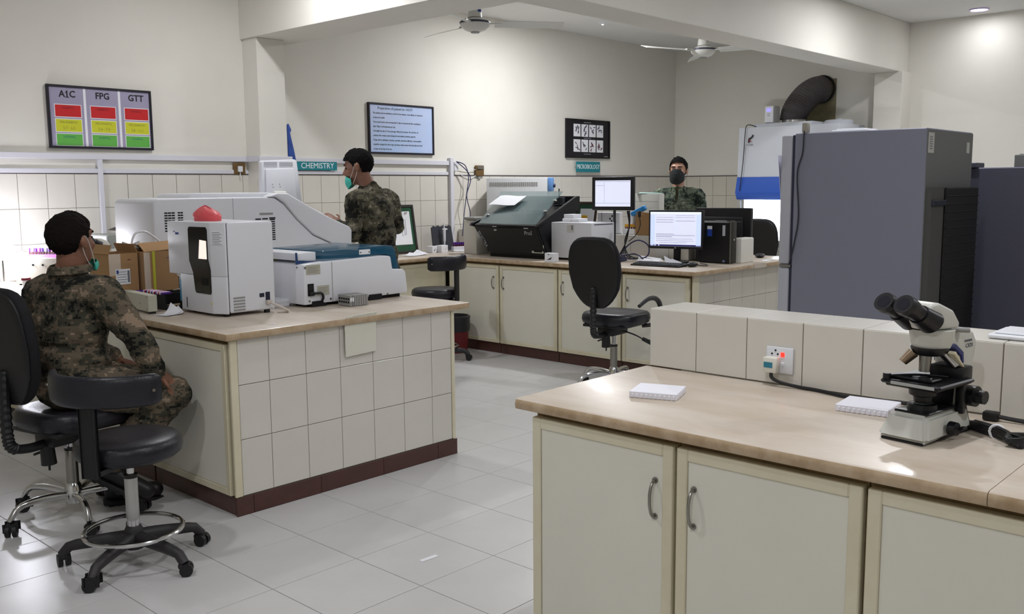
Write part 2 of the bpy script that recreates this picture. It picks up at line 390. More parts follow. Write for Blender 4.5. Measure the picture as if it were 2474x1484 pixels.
# island with the two white analysers
XI = 2.235
DY = [3.836, 4.58, 5.33, 6.05, 6.72]
unit('cream island cabinet at the tiled corner beside the footring stool, blank door', XI, 3.84, 4.62, .6, None)
unit('cream island cabinet behind the seated man, wire handle on its right', XI, 4.63, 5.30, .6, 4.685)
unit('cream island cabinet hidden behind the seated man and his chair', XI, 5.31, 6.0, .6, None)
unit('cream island cabinet in the inner corner near the lamp', XI, 6.01, 6.60, .6, None)
t = thing('tiled_end_panel', 'cream tiled end wall of the island with brown skirting', 'counter')
XC = [2.2665, 2.432, 2.640, 2.846, 3.055, 3.262, 3.467, 3.615]; ZR = [.092, .361, .619, .836]
b = B(); b.bx(2.24, 3.635, 3.825, 3.837, .002, .834); b.obj('core', GROUT, t, smooth=False)
for i in range(7):
    for k in range(3): tile(t, 'tile', XC[i+1]-XC[i]-.003, ZR[k+1]-ZR[k]-.003, TILE, wallmat(0, -1, ((XC[i]+XC[i+1])/2, 3.825, (ZR[k]+ZR[k+1])/2)), .005)
XS = [2.2265, 2.318, 2.703, 3.105, 3.50, 3.650]
for i in range(5): tile(t, 'skirting_tile', XS[i+1]-XS[i]-.002, .088, BROWN, wallmat(0, -1, ((XS[i]+XS[i+1])/2, 3.820, .045)), .006)
b = B(); b.bx(2.226, 2.264, 3.814, 3.83, .092, .834, .003, 1); b.obj('corner_batten', CREAM, t); b = B(); b.bx(3.617, 3.640, 3.814, 3.83, .092, .834, .003, 1); b.obj('corner_batten', CREAM, t)
b = B(); b.grid(lambda u, v: (2.868+.198*u+.004*NZ.noise((u*5, v*5, 3)), 3.806-.012*max(0, v-.86)*7, .672+.206*v+.008*u+.004*NZ.noise((u*4, v*6, 1))), 8, 10); o = b.obj('patch', mat('pale_plaster', (222, 220, 206), .8, var=.05), t, solid=.004); o['label'] = 'pale plaster patch over the tiles and worktop edge'
slab('beige marble worktop on the island, carrying the white analysers', 2.195, 3.74, 3.79, 5.45)
b = B(); b.bx(2.84, 3.64, 3.84, 6.6, 0, T-.04); tag(b.obj('island_body', CREAM), 'plain cream rear body of the island under the white analysers', 'cabinet')
slab('beige marble worktop behind the seated man, under the cartons', 2.195, 4.12, 5.452, 6.62)
b = B(); b.bx(3.65, 4.08, 5.47, 6.6, 0, T-.04); tag(b.obj('island_body', CREAM), 'plain cream body below the large swooping analyser', 'cabinet')
# wall counter
def yunit(label, x0, x1, yf):
    t = thing('base_cabinet', label, 'cabinet'); m = M.Rotation(-pi/2, 4, 'Z')
    b = B(); b.bx(x0+.001, x1-.001, yf+.012, 7.10, .0, .83); b.obj('carcass', GAP, t, smooth=False)
    b = B(); b.bx(x0+.006, x1-.006, yf-.012, yf+.01, .095, .81, .002, 1)
    for a in ((x0+.006, x0+.04, .095, .81), (x1-.04, x1-.006, .095, .81), (x0+.04, x1-.04, .095, .129), (x0+.04, x1-.04, .776, .81)): b.bx(a[0], a[1], yf-.019, yf-.012, a[2], a[3], .003, 1)
    b.obj('door', CREAM, t); b = B(); b.bx(x0, x1, yf+.002, yf+.012, 0, .088); b.obj('plinth', BROWN, t)
yunit('cream wall cabinet unit left of the island, behind the seated man', -.2, 2.22, 6.70)
yunit('cream wall cabinet unit behind the standing man', 4.2, 5.2, 6.62)
yunit('cream wall cabinet unit behind the far stool', 5.2, 6.2, 6.62)
slab('beige worktop along the back wall under the bright lamp', -.3, 4.15, 6.63, YW-.012)
slab('beige worktop along the back wall behind the standing man', 4.152, 6.148, 6.55, YW-.012)
t = thing('tiled_ledge', 'narrow white tiled ledge along the back wall behind the seated man', 'ledge')
b = B(); b.bx(-.3, 4.5, YW-.125, YW-.012, T+.001, 1.085); b.obj('ledge_core', GROUT, t, smooth=False)
x = 2.626-.2055*12
while x < 4.3:
    tile(t, 'face_tile', .2025, .205, TILE, wallmat(0, -1, (x+.103, YW-.125, .978)), .004); tile(t, 'top_tile', .2025, .112, TILE, M.Translation((x+.103, YW-.0695, 1.085)), .004); x += .2055
# far counter
XF = 6.20
ds = [(5.885, 6.545, 5.955, 'cream far cabinet beside the red bin, handle on its right'), (5.190, 5.880, 5.830, 'cream far cabinet below the black analyser, handle at its left'), (4.512, 5.185, 5.13, 'cream far cabinet behind the office chair back'), (3.870, 4.507, 4.452, 'cream far cabinet at the tiled corner of the far counter, handle at its left')]
for y0, y1, hy, lb in ds: unit(lb, XF, y0, y1, .6, hy)
t = thing('worktop', 'long beige marble worktop of the far counter, with computers', 'worktop')
b = B(); b.bx(6.15, 7.06, 3.80, YW-.012, T-.035, T, .008, 2); edged(b, 'slab', t)
b = B(); b.bx(7.27, 8.02, 3.80, YW-.012, T-.035, T, .008, 2); edged(b, 'slab', t)
b = B(); b.bx(7.062, 7.268, 3.80, YW-.012, T-.034, T-.0005); b.obj('slab', MARBLE, t)
b = B(); b.bx(6.81, 7.98, 3.87, YW-.012, 0, T-.04); tag(b.obj('counter_back', CREAM), 'plain cream rear body of the far counter', 'cabinet')
t = thing('tiled_end_panel', 'cream tiled end wall of the far counter beside the grey fridge', 'counter')
b = B(); b.bx(6.215, 7.98, 3.855, 3.867, .002, .834); b.obj('core', GROUT, t, smooth=False)
XE = [6.245, 6.275, 6.507, 6.755, 6.957, 7.163, 7.36, 7.557, 7.76, 7.96]; ZE = [.092, .33, .60, .836]
for i in range(1, 9):
    for k in range(3): tile(t, 'tile', XE[i+1]-XE[i]-.003, ZE[k+1]-ZE[k]-.003, TILE2, wallmat(0, -1, ((XE[i]+XE[i+1])/2, 3.855, (ZE[k]+ZE[k+1])/2)), .005)
b = B(); b.bx(6.2, 6.272, 3.838, 3.86, .09, .834, .003, 1); b.obj('corner_batten', CREAM, t)
b = B(); b.bx(6.2, 7.98, 3.846, 3.856, 0, .09); b.obj('skirting', BROWN, t)
ledge('white tiled ledge along the middle of the far counter, cardboard box on it', 7.055, 7.28, [YW-.02-.2055*k for k in range(15)], 1.075, True)

# ------------------------------------------------------------------ island instruments
def WB(t):
    """builder in room coordinates for parts of an unrotated thing"""
    b = B(); b.T = M.Translation(-V(t.location)); return b
def rel(t, p): return V(p)-V(t.location)
FY = (pi/2, 0, 0)            # lettering on a face looking along -y
FX = (pi/2, 0, -pi/2)        # lettering on a face looking along -x
GLOSS = mat('black_gloss', (10, 10, 12), .12)
TEAL = mat('teal_acrylic', (24, 96, 128), .08, alpha=.62)
TEALS = mat('teal_sign', (22, 128, 140), .5)
SCR = mat('lit_screen', (226, 230, 250), .5, emit=.56)
# haematology analyser
t = thing('blood_analyser', 'white upright blood analyser with black window, red bag on its top', 'analyser', (2.64, 4.54, T))
b = WB(t)
pl = [(2.462, 4.80), (2.462, 4.362), (2.502, 4.285), (2.512, 4.285), (2.512, 4.80)]
b.prism(pl, 'z', 1.072, 1.352, .012, 3)
b.prism([(2.462, 4.68), (2.462, 4.362), (2.502, 4.285), (2.512, 4.285), (2.512, 4.68)], 'z', .885, 1.085, .010, 3)
b.prism([(4.80, 1.08), (4.675, 1.08), (4.675, 1.02), (4.70, 1.055), (4.74, 1.072)], 'x', 2.468, 2.51, 0)
b.obj('front_shell', WHITEP, t)
b = WB(t); b.bx(2.516, 2.785, 4.285, 4.80, .888, 1.352, .012, 3); b.obj('rear_housing', WHITEP, t)
b = WB(t); b.bx(2.508, 2.520, 4.292, 4.79, .886, 1.347); b.obj('seam_strip', DARK, t)
win = [(4.574, 1.315), (4.562, 1.328), (4.398, 1.328), (4.386, 1.315), (4.386, 1.165), (4.366, 1.11), (4.366, .995), (4.374, .985), (4.515, .985), (4.525, .995), (4.54, 1.09), (4.574, 1.15)]
b = WB(t); b.prism(win, 'x', 2.4575, 2.466, .002, 1); w = b.obj('window', GLOSS, t)
b = WB(t); b.prism([(4.472, 1.165), (4.455, 1.262), (4.392, 1.258), (4.392, 1.165)], 'x', 2.4555, 2.459); b.obj('touch_screen', mat('warm_screen', (245, 225, 215), .4, emit=.8), w)
b = WB(t); b.bx(2.4558, 2.459, 4.39, 4.45, 1.03, 1.066); b.obj('tube_port', DARK, w)
b = WB(t); b.bx(2.475, 2.505, 4.685, 4.725, .925, 1.055, .006, 2); o = b.obj('probe_cover', mat('blue_plastic', (70, 150, 190), .3), t); o['label'] = 'blue probe cover in the recess'
b = WB(t); b.tube([(2.45, 4.74, .985), (2.46, 4.715, .99), (2.47, 4.70, .99)], .004, 8); b.obj('probe', CHROME, t)
b = WB(t); b.bx(2.4605, 2.463, 4.618, 4.624, .90, .955); b.obj('slot', DARK, t)
for k in range(5): b = WB(t); z = .965-.0155*k; b.bx(2.535, 2.602, 4.2835, 4.288, z-.0045, z+.0045, mi=0); b.obj('vent_slot', GREYP, t)
for a in ((2.688, 2.716, .957, .978), (2.724, 2.75, .925, .982)): b = WB(t); b.bx(a[0], a[1], 4.2825, 4.289, a[2], a[3], .001, 1); b.obj('socket', mat('navy_socket', (24, 30, 52), .4), t)
b = WB(t); b.grid(lambda u, v: (2.465+.033*u, 4.353-.0635*u, 1.235+.075*v), 2, 2); o = b.obj('notice_sheet', PAPER, t, solid=.0008); o['label'] = 'printed notice sheet on the bevelled corner'
for k in range(8): b = WB(t); z = 1.300-.0085*k; b.grid(lambda u, v: (2.4668+.028*u*(.9 if k % 2 else .7), 4.3478-.054*u*(.9 if k % 2 else .7), z+.0022*v), 1, 1); b.obj('print_line', GINK, t)
b = WB(t); b.prism([(4.735, 1.296), (4.715, 1.296), (4.725, 1.302)], 'x', 2.4608, 2.4625); b.bx(2.4608, 2.4625, 4.678, 4.712, 1.283, 1.294); b.obj('logo', BLUEINK, t)
b = WB(t); b.prism([(4.376, .934), (4.364, .934), (4.37, .945)], 'x', 2.4606, 2.4625); b.obj('warning_sticker', mat('yellow_sticker', (214, 196, 40), .5), t)
for x, y in ((2.52, 4.33), (2.745, 4.31), (2.52, 4.64), (2.745, 4.77)): b = WB(t); b.cyl((x, y, T), (x, y, .892), .016, n=14); b.obj('foot', BLACK, t)
b = WB(t); b.bx(2.722, 2.752, 4.262, 4.284, .918, .94, .004, 2); b.tube(spline([(2.74, 4.262, .925), (2.765, 4.235, .91), (2.80, 4.20, .885), (2.805, 4.215, .876), (2.77, 4.25, .876)], 5), .006, 8); o = b.obj('power_plug', mat('beige_plug', (202, 192, 182), .5), t)
# red bag lying on it
b = B()
def bagf(u, v):
    a = 2*pi*u; z = v; r = (.90+.4*v if v < .2 else .98*max(0, 1-((v-.2)/.8)**1.5)**.85) if v < 1 else 0
    k = 1+.10*NZ.noise((3*cos(a), 3*sin(a), 4*v))+.03*cos(7*a)+.16*max(0, cos(a+pi/2+.3))**6*(1-v)
    return (.062*cos(a)*r*k, .105*sin(a)*r*k+.02*v, .078*(v**.75)*(1+.12*NZ.noise((2*cos(a), 2*sin(a), 7))))
b.grid(bagf, 28, 10, wrap=True)
o = b.obj('plastic_bag', mat('red_film', (232, 92, 98), .45, bump=.3, bs=50, spec=.4), None, (2.60, 4.62, 1.3525), (0, 0, 0), ang=60); tag(o, 'knotted red plastic bag lying on the upright blood analyser', 'bag')
# front chemistry analyser
t = thing('chemistry_analyser', 'white bench analyser with teal lid at the island edge, back towards us', 'analyser', (3.35, 4.55, T))
b = WB(t); b.prism([(2.975, .885), (2.978, 1.106), (3.05, 1.112), (3.17, 1.115), (3.56, 1.124), (3.592, 1.118), (3.606, 1.040), (3.69, 1.035), (3.705, 1.02), (3.718, .905), (3.71, .892)], 'y', 4.30, 4.86, .008, 2); body = b.obj('housing', WHITEP, t)
b = WB(t); b.bx(3.1635, 3.1665, 4.2985, 4.302, .89, 1.112); b.obj('seam', GREYP, t)
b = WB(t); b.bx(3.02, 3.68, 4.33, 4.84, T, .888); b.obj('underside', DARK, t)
b = WB(t); b.prism([(3.024, .871), (3.024, .902), (3.095, .902), (3.105, .885), (3.118, .885), (3.118, .871)], 'y', 4.296, 4.32); b.obj('cable_cutout', DARK, t)
b = WB(t); b.bx(3.42, 3.515, 4.296, 4.32, .872, .904); b.obj('vent_gap', DARK, t)
for a in ((2.993, 3.084, 1.052, 1.103), (3.062, 3.14, .932, .985)):
    b = WB(t); b.bx(a[0], a[1], 4.297, 4.3005, a[2], a[3]); lb = b.obj('rating_label', mat('sand_label', (178, 176, 160), .5), t)
    for k in range(4): b = WB(t); b.bx(a[0]+.01, a[1]-.012-.01*(k % 2), 4.2962, 4.2975, a[3]-.014-.009*k, a[3]-.011-.009*k); b.obj('print_line', GREYP, lb)
b = WB(t); b.bx(2.999, 3.038, 4.296, 4.301, .932, 1.0, .001, 1); pi_ = b.obj('power_inlet', DARK, t)
b = WB(t); b.bx(3.004, 3.032, 4.2945, 4.298, .967, .992); b.obj('switch', BLACK, pi_)
b = WB(t); b.bx(3.004, 3.034, 4.278, 4.297, .936, .957, .004, 2); b.tube(spline([(3.03, 4.285, .946), (3.075, 4.28, .945), (3.09, 4.285, .92), (3.092, 4.30, .90)], 5), .007, 8); b.obj('power_cable', BLACK, t)
for x, z in ((3.008, .905), (3.15, .906), (3.56, .897), (2.985, 1.09)): b = WB(t); b.cyl((x, 4.301, z), (x, 4.296, z), .006, n=10); b.obj('screw', STEEL, t)
for y, z in ((4.36, 1.09), (4.6, .98), (4.62, .905), (4.72, 1.06)): b = WB(t); b.cyl((2.977, y, z), (2.972, y, z), .005, n=8); b.obj('screw', STEEL, t)
b = WB(t); b.prism([(3.135, 1.110), (3.14, 1.172), (3.60, 1.181), (3.645, 1.176), (3.662, 1.16), (3.692, 1.037), (3.655, 1.035), (3.615, 1.126), (3.56, 1.128)], 'y', 4.345, 4.85, .006, 2); o = b.obj('lid', TEAL, t); o['label'] = 'see-through teal acrylic lid'
b = WB(t); b.prism([(2.985, 1.125), (2.985, 1.165), (3.11, 1.168), (3.11, 1.12)], 'y', 4.37, 4.84, .004, 2); b.obj('lid_panel', WHITEP, t)
b = WB(t); b.prism([(2.975, 1.106), (2.975, 1.17), (2.982, 1.17), (2.985, 1.124), (3.13, 1.114), (3.13, 1.104)], 'y', 4.362, 4.372); b.obj('lid_rail', mat('navy_rail', (34, 66, 112), .3), t)
b = WB(t); b.bx(3.392, 3.474, 4.341, 4.3455, 1.136, 1.165, .002, 1); lb = b.obj('lid_label', PAPER, t)
for x in (3.402, 3.464): b = WB(t); b.cyl((x, 4.342, 1.149), (x, 4.3395, 1.149), .004, n=8); b.obj('screw', BLACK, lb)
b = WB(t); b.lathe([(0, 1.0), (.19, 1.0), (.19, 1.135), (.17, 1.145), (0, 1.145)], (3.38, 4.6, .0), 28); b.obj('carousel', mat('carousel_grey', (60, 74, 86), .5), t)
b = B()
for k in range(9):
    a = k*1.3; b.grid(lambda u, v: (.02*cos(a)+.03*(u-.5)*cos(a), .03*sin(a)+.03*(v-.5), .003+.012*abs(sin(3*u+k))*v+.0015*k), 3, 3)
o = b.obj('tape_scrap', mat('yellow_tape', (214, 226, 40), .6), None, (3.02, 4.66, 1.112), ang=60); tag(o, 'crumpled fluorescent yellow tape on top of the bench analyser', 'tape')
# large swooping analyser behind
t = thing('swoop_analyser', 'large white analyser with sloping swoop side and vent slots, behind the smaller ones', 'analyser', (3.4, 5.65, T))
RA = [(2.686, 1.15), (2.69, 1.440), (2.716, 1.463), (2.95, 1.466), (3.46, 1.467), (3.53, 1.462), (3.60, 1.418), (3.70, 1.312), (3.83, 1.20), (3.97, 1.14), (3.98, 1.12), (2.69, 1.12)]
b = WB(t); b.prism(RA, 'y', 5.40, 5.92, .012, 3); b.obj('housing', WHITEP, t)
SW = [(3.475, 1.466), (3.545, 1.492), (3.63, 1.488), (3.66, 1.470), (3.80, 1.398), (3.98, 1.311), (4.13, 1.250), (4.15, 1.225), (4.145, 1.12), (3.985, 1.12), (3.97, 1.145), (3.83, 1.205), (3.70, 1.317), (3.605, 1.424), (3.54, 1.464)]
b = WB(t); b.prism(SW, 'y', 5.385, 5.94, .010, 3); b.obj('swoop_cover', WHITEP, t)
b = WB(t); b.prism([(2.95, 1.46), (2.985, 1.494), (3.55, 1.494), (3.56, 1.46)], 'y', 5.47, 5.90, .008, 2); b.obj('top_cover', WHITEP, t)
b = WB(t); b.bx(2.75, 4.08, 5.46, 5.90, T, 1.125); b.obj('base', LGREYP, t)
def vents(x0, x1, z0, z1, nc, nr):
    for i in range(nc):
        for k in range(nr):
            w = (x1-x0)/nc; h = (z1-z0)/nr; b = WB(t); b.bx(x0+w*i+w*.1, x0+w*(i+.9), 5.397, 5.402, z0+h*(k+.25), z0+h*(k+.75)); b.obj('vent_slot', DARK, t)
vents(2.755, 2.825, 1.262, 1.386, 3, 8); vents(2.842, 2.878, 1.262, 1.386, 2, 8); vents(3.483, 3.53, 1.18, 1.325, 1, 10)
for a in ((3.38, 3.42, 1.323), (3.432, 3.472, 1.324), (3.484, 3.53, 1.328)): b = WB(t); b.bx(a[0], a[1], 5.397, 5.402, a[2]-.004, a[2]+.004); b.obj('vent_slot', DARK, t)
b = WB(t); b.bx(3.413, 3.512, 5.397, 5.402, 1.350, 1.363); b.obj('handle_recess', GREYP, t)
b = WB(t); b.bx(3.22, 3.223, 5.398, 5.402, 1.15, 1.46); b.obj('panel_seam', LGREYP, t)
# white monitor seen from behind
t = thing('monitor', 'white monitor seen from behind, standing beyond the swooping analyser', 'monitor', (3.98, 6.04, T), .0)
b = WB(t); b.prism([(3.815, 1.42), (3.825, 1.715), (3.84, 1.722), (4.115, 1.735), (4.13, 1.725), (4.165, 1.42)], 'y', 6.0, 6.045, .008, 2); b.obj('casing', WHITEP, t)
b = WB(t); b.prism([(3.845, 1.44), (3.85, 1.66), (4.09, 1.67), (4.11, 1.44)], 'y', 5.985, 6.002, .006, 2); pn = b.obj('back_plate', WHITEP, t)
for k in (0, 1):
    for z in (1.692, 1.709): b = WB(t); b.bx(3.845+.13*k, 3.955+.135*k, 5.9975, 6.001, z-.004, z+.004); b.obj('vent_slot', LGREYP, t)
b = WB(t); b.bx(3.90, 4.0, 5.95, 5.99, 1.40, 1.50, .01, 2); b.bx(3.92, 3.98, 5.955, 5.985, T+.02, 1.42, .006, 2); b.bx(3.83, 4.08, 5.93, 6.10, T, T+.022, .006, 2); b.obj('stand', WHITEP2, t)
for x, z in ((3.90, 1.55), (3.96, 1.552), (3.905, 1.53), (3.965, 1.532)): b = WB(t); b.cyl((x, 5.986, z), (x, 5.982, z), .004, n=8); b.obj('screw', GREYP, t)
# blue folded cloth hung on the wall
b = B(); b.prism([(-.025, -.33), (-.03, 0), (-.018, .012), (.006, -.035), (.008, -.05), (-.006, -.07), (.03, -.22), (.052, -.33)], 'y', -.02, 0, .004, 2)
o = b.obj('hanging_cloth', mat('blue_cloth', (58, 92, 178), .7, var=.4, vs=14), None, (4.955, 7.3, 2.085)); tag(o, 'narrow folded blue cloth hanging on the back wall above the white monitor', 'cloth')
# grey reagent rack
t = thing('reagent_rack', 'grey ribbed reagent rack with dark slots at the island edge', 'rack', (3.17, 4.15, T), -.04)
for k in range(8):
    b = B(); b.bx(.0155*k, .0155*k+.0135, 0, .115, .002, .062, .0015, 1); b.obj('rack_slat', GREYP if k != 1 else mat('mid_grey', (132, 132, 132), .5), t)
for k in range(2): b = B(); b.bx(.002+.014*k, .012+.014*k, -.0012, .001, .028, .05); b.obj('tag', PAPER, t)
for k in range(5):
    for z in (.018, .036): b = B(); b.bx(-.001, .0015, .008+.021*k, .022+.021*k, z, z+.011); b.obj('slot', DARK, t)
# small white box beside the analyser
t = thing('carton_box', 'small white box on the island between the two nearer analysers', 'box', (2.95, 4.50, T), .12)
b = B(); b.bx(-.075, .075, -.06, .06, 0, .032, .003, 1); b.obj('tray', WHITEP, t); b = B(); b.bx(-.077, .077, -.062, .062, .022, .04, .003, 1); b.obj('lid', WHITEP, t); b = B(); b.cyl((.02, -.061, .006), (.02, -.064, .006), .004, n=8); b.obj('catch', BLACK, t)
# paper slips
def sheets(label, loc, rz, n, w, h, cat='paper', curl=.02, name='paper_slip', m=PAPER):
    t = thing(name, label, cat, loc, rz)
    for k in range(n):
        b = B(); a = random.uniform(-.5, .5); dx, dy = random.uniform(-.02, .02), random.uniform(-.02, .02)
        b.grid(lambda u, v: ((u-.5)*w*cos(a)-(v-.5)*h*sin(a)+dx, (u-.5)*w*sin(a)+(v-.5)*h*cos(a)+dy, .0012*(k+1)+curl*(k+.4)/n*(max(0, u-.45)*1.6)**2*(.4+v)), 6, 6); b.obj('sheet', m, t, ang=60, solid=.0004)
    return t
sheets('loose curled white paper slips on the island before the blood analyser', (2.36, 4.63, T), .3, 4, .10, .08, curl=.06)
sheets('tiny white paper scrap near the island corner', (2.50, 3.92, T), .2, 1, .045, .012, curl=.003)
# beige power supply box
t = thing('power_supply', 'slim beige metal box standing on edge beside the seated man', 'box', (2.335, 4.905, T), -.09)
b = B(); b.bx(-.024, .024, -.19, .19, .012, .10, .003, 1); b.obj('case', mat('beige_enamel', (190, 188, 172), .5), t)
for y in (-.16, .16):
    b = B(); b.bx(-.018, .018, y-.02, y+.02, 0, .013); b.obj('foot', BLACK, t)
for y, z in ((-.17, .09), (.17, .09), (-.17, .025), (-.08, .05)): b = B(); b.cyl((-.024, y, z), (-.0265, y, z), .003, n=8); b.obj('screw', STEEL, t)
# tube racks behind it
def tube_rack(label, loc, rz, nx, ny, pitch, base, cap, name='tube_rack', h=.055, capc=None, grp=None):
    t = thing(name, label, 'rack', loc, rz, grp)
    b = B(); b.bx(-pitch*nx/2-.006, pitch*nx/2+.006, -pitch*ny/2-.006, pitch*ny/2+.006, 0, h, .002, 1); b.obj('rack_block', base, t)
    for i in range(nx):
        for j in range(ny):
            x, y = pitch*(i-(nx-1)/2), pitch*(j-(ny-1)/2)
            b = B(); b.cyl((x, y, h), (x, y, h+.022), .0055, n=10); u = b.obj('tube', mat('blood_tube', (96, 44, 52), .3), t)
            b = B(); b.cyl((x, y, h+.018), (x, y, h+.042), .0078, n=10); b.obj('cap', capc[(i+j) % len(capc)] if capc else cap, u)
    return t
PURP = mat('purple_cap', (92, 48, 150), .4); REDC = mat('red_cap', (170, 30, 60), .4); YELC = mat('yellow_cap', (224, 172, 50), .4); WCAP = mat('white_cap', (232, 232, 236), .4)
tube_rack('white rack of purple-capped tubes behind the slim beige box', (2.385, 5.04, T), 0, 4, 2, .02, WHITEP, PURP)
t = thing('tube_tray', 'black tray with coloured tubes laid along its top, behind the beige box', 'tray', (2.57, 4.925, T))
b = B(); b.bx(-.14, .17, -.12, .10, .004, .018); b.bx(-.14, .17, .09, .10, .018, .085); b.bx(-.14, -.13, -.12, .10, .018, .085); b.bx(.16, .17, -.12, .1, .018, .085); b.bx(-.14, .17, -.03, -.02, .018, .083); b.obj('tray', BLACK, t)
b = B(); b.bx(-.10, -.02, -.11, -.06, .018, .024); b.obj('strip', mat('tan_strip', (150, 130, 100), .7), t)
for k in range(14):
    b = B(); y = -.112+.0155*k; c = [PURP, WCAP, REDC, WCAP, PURP, REDC, WCAP][k % 7]
    b.cyl((-.155, y, .092), (-.10, y, .0925), .007, n=10); b.obj('tube', c, t)
# cartons
def carton(label, loc, sx, sy, sz, rz, flaps=True, seed=0, name='cardboard_carton'):
    t = thing(name, label, 'carton', loc, rz); w = .004
    b = B(); b.bx(-sx/2, sx/2, -sy/2, -sy/2+w, 0, sz); b.bx(-sx/2, sx/2, sy/2-w, sy/2, 0, sz); b.bx(-sx/2, -sx/2+w, -sy/2+w, sy/2-w, 0, sz); b.bx(sx/2-w, sx/2, -sy/2+w, sy/2-w, 0, sz); b.bx(-sx/2+w, sx/2-w, -sy/2+w, sy/2-w, 0, w); b.obj('box_walls', CARD, t, smooth=False)
    return t
t = carton('brown cardboard carton with a white shipping label, nearer the seated man', (2.345, 5.21, T), .165, .22, .30, .08)
b = B(); b.bx(-.0875, -.02, -.1115, -.11, .18, .30); b.obj('packing_tape', mat('pale_tape', (206, 190, 172), .4), t)
b = B(); b.bx(-.052, .032, -.1125, -.1105, .13, .215); lb = b.obj('shipping_label', PAPER, t)
for k in range(5): b = B(); b.bx(-.046, .008+.006*(k % 2), -.1135, -.1125, .142+.014*k, .1445+.014*k); b.obj('print_line', GINK, lb)
b = B(); b.bx(-.048, -.036, -.1135, -.1125, .19, .21); b.obj('print_block', BLUEINK, lb); b = B(); b.bx(.016, .028, -.1135, -.1125, .14, .205); b.obj('barcode', GINK, lb)
b = B(); b.prism([(.02, .262), (.03, .268), (.045, .262), (.03, .265)], 'y', -.1125, -.11); b.obj('logo', INK, t)
for sg in (-1, 1): b = B(); b.grid(lambda u, v: (sg*(.0875-.02*u), -.108+.216*v, .30+.05*u), 2, 2); b.obj('flap', CARD, t, solid=.003)
t = carton('open brown cardboard carton with yellow-green strap, against the blood analyser', (2.59, 5.20, T), .27, .24, .305, .02)
b = B(); b.bx(-.085, -.070, -.1225, -.12, .0, .305); b.obj('strap', mat('lime_strap', (198, 200, 60), .5), t)
b = B(); b.grid(lambda u, v: (-.13+.265*u, -.118-.0*v+.07*v, .305+.045*v+.01*u), 3, 3); b.obj('flap', CARD, t, solid=.003)
b = B(); b.grid(lambda u, v: (-.13+.26*u, .118-.15*v, .308+.035*sin(v*2)), 3, 3); b.obj('flap', CARDD, t, solid=.003)
b = B(); b.prism([(.0, .262), (.01, .268), (.03, .262), (.012, .265)], 'y', -.1225, -.12); b.obj('logo', BLUEINK, t)
b = B(); b.bx(-.135, -.10, -.1215, -.1195, .0, .30); b.obj('packing_tape', mat('pale_tape', (206, 190, 172), .4), t)
t = thing('tubing_bundle', 'clump of clear white tubing with an arched hose lying on the cartons', 'tubing', (2.46, 5.22, 1.175))
b = B()
for k in range(6):
    a = k*1.1; b.tube(spline([(.03*cos(a), .03*sin(a), .004), (.05*cos(a+.8), .04*sin(a+.8), .03+.01*(k % 3)), (.02*cos(a+2), .05*sin(a+2), .02), (.0, .01, .012)], 5), .005, 6)
b.obj('tubing', mat('clear_tubing', (226, 226, 228), .3), t)
b = B(); b.tube(spline([(.0, 0, .02), (.005, .0, .06), (.03, .0, .10), (.08, -.01, .105), (.13, -.02, .07), (.165, -.03, .035)], 6), .006, 8); b.obj('hose', mat('clear_tubing', (226, 226, 228), .3), t)
# ------------------------------------------------------------------ along the back wall behind the seated man
t = thing('bench_lamp', 'bright glowing globe lamp at the left picture edge on the wall counter', 'lamp', (2.39, 7.03, T))
b = B(); b.lathe([(0, 0), (.07, 0), (.07, .012), (.02, .02), (.0, .02)], n=20); b.obj('base', WHITEP, t)
b = B(); b.cyl((0, 0, .012), (0, 0, .18), .010, n=12); b.obj('stem', CHROME, t)
b = B(); b.lathe([(0, .17), (.03, .17), (.034, .205), (0, .21)], n=20); b.obj('bulb_holder', WHITEP, t)
b = B(); b.ball((0, 0, .27), (.07, .07, .07), 20); b.obj('bulb', mat('bulb_glow', (240, 240, 255), .5, emit=30), t)
l = bpy.data.lights.new('lamp', 'POINT'); l.energy = 11; l.color = (.9, .92, 1); l.shadow_soft_size = .06; newobj('lamp', l, t, (0, -.11, .27))
t = thing('white_cabinet', 'white instrument box with black knobs under a purple rack, left of the seated man', 'box', (2.615, 6.87, T), -.91)
b = B(); b.bx(-.155, .155, -.12, .12, .008, .185, .006, 2); b.obj('case', WHITEP2, t)
for x in (-.02, .05): b = B(); b.cyl((x, -.12, .14), (x, -.127, .14), .007, n=10); b.obj('knob', BLACK, t)
for x, y in ((-.13, -.1), (.13, -.1), (-.13, .1), (.13, .1)): b = B(); b.cyl((x, y, 0), (x, y, .01), .012, n=10); b.obj('foot', BLACK, t)
tube_rack('magenta rack of capped tubes on the white instrument box', (2.60, 6.86, T+.185), -.91, 9, 2, .024, mat('magenta_rack', (206, 120, 214), .4), PURP, h=.022, capc=[PURP, WCAP, PURP, mat('pink_cap', (226, 120, 200), .4)])
t = thing('sample_cup', 'small white sample cup with a maroon lid on the wall counter', 'cup', (2.41, 6.69, T))
b = B(); b.lathe([(0, 0), (.022, 0), (.027, .05), (.0, .05)], n=18); b.obj('cup', WHITEP, t); b = B(); b.lathe([(0, .05), (.03, .05), (.03, .066), (0, .068)], n=18); b.obj('lid', mat('maroon_lid', (120, 30, 50), .4), t)
t = thing('dial_box', 'grey cased instrument with white dial front behind the cartons', 'instrument', (3.10, 6.82, T))
b = B(); b.bx(-.13, .20, -.16, .16, .01, .33, .005, 2); b.obj('case', mat('grey_enamel', (150, 154, 148), .5), t)
b = B(); b.bx(-.142, -.128, -.155, .155, .02, .322, .003, 1); pn = b.obj('front_panel', WHITEP, t)
b = B(); b.tube(arc((-.144, -.08, .19), .045, 0.5, 3.6, 12, 'x'), .003, 6); b.obj('dial_ring', GINK, pn)
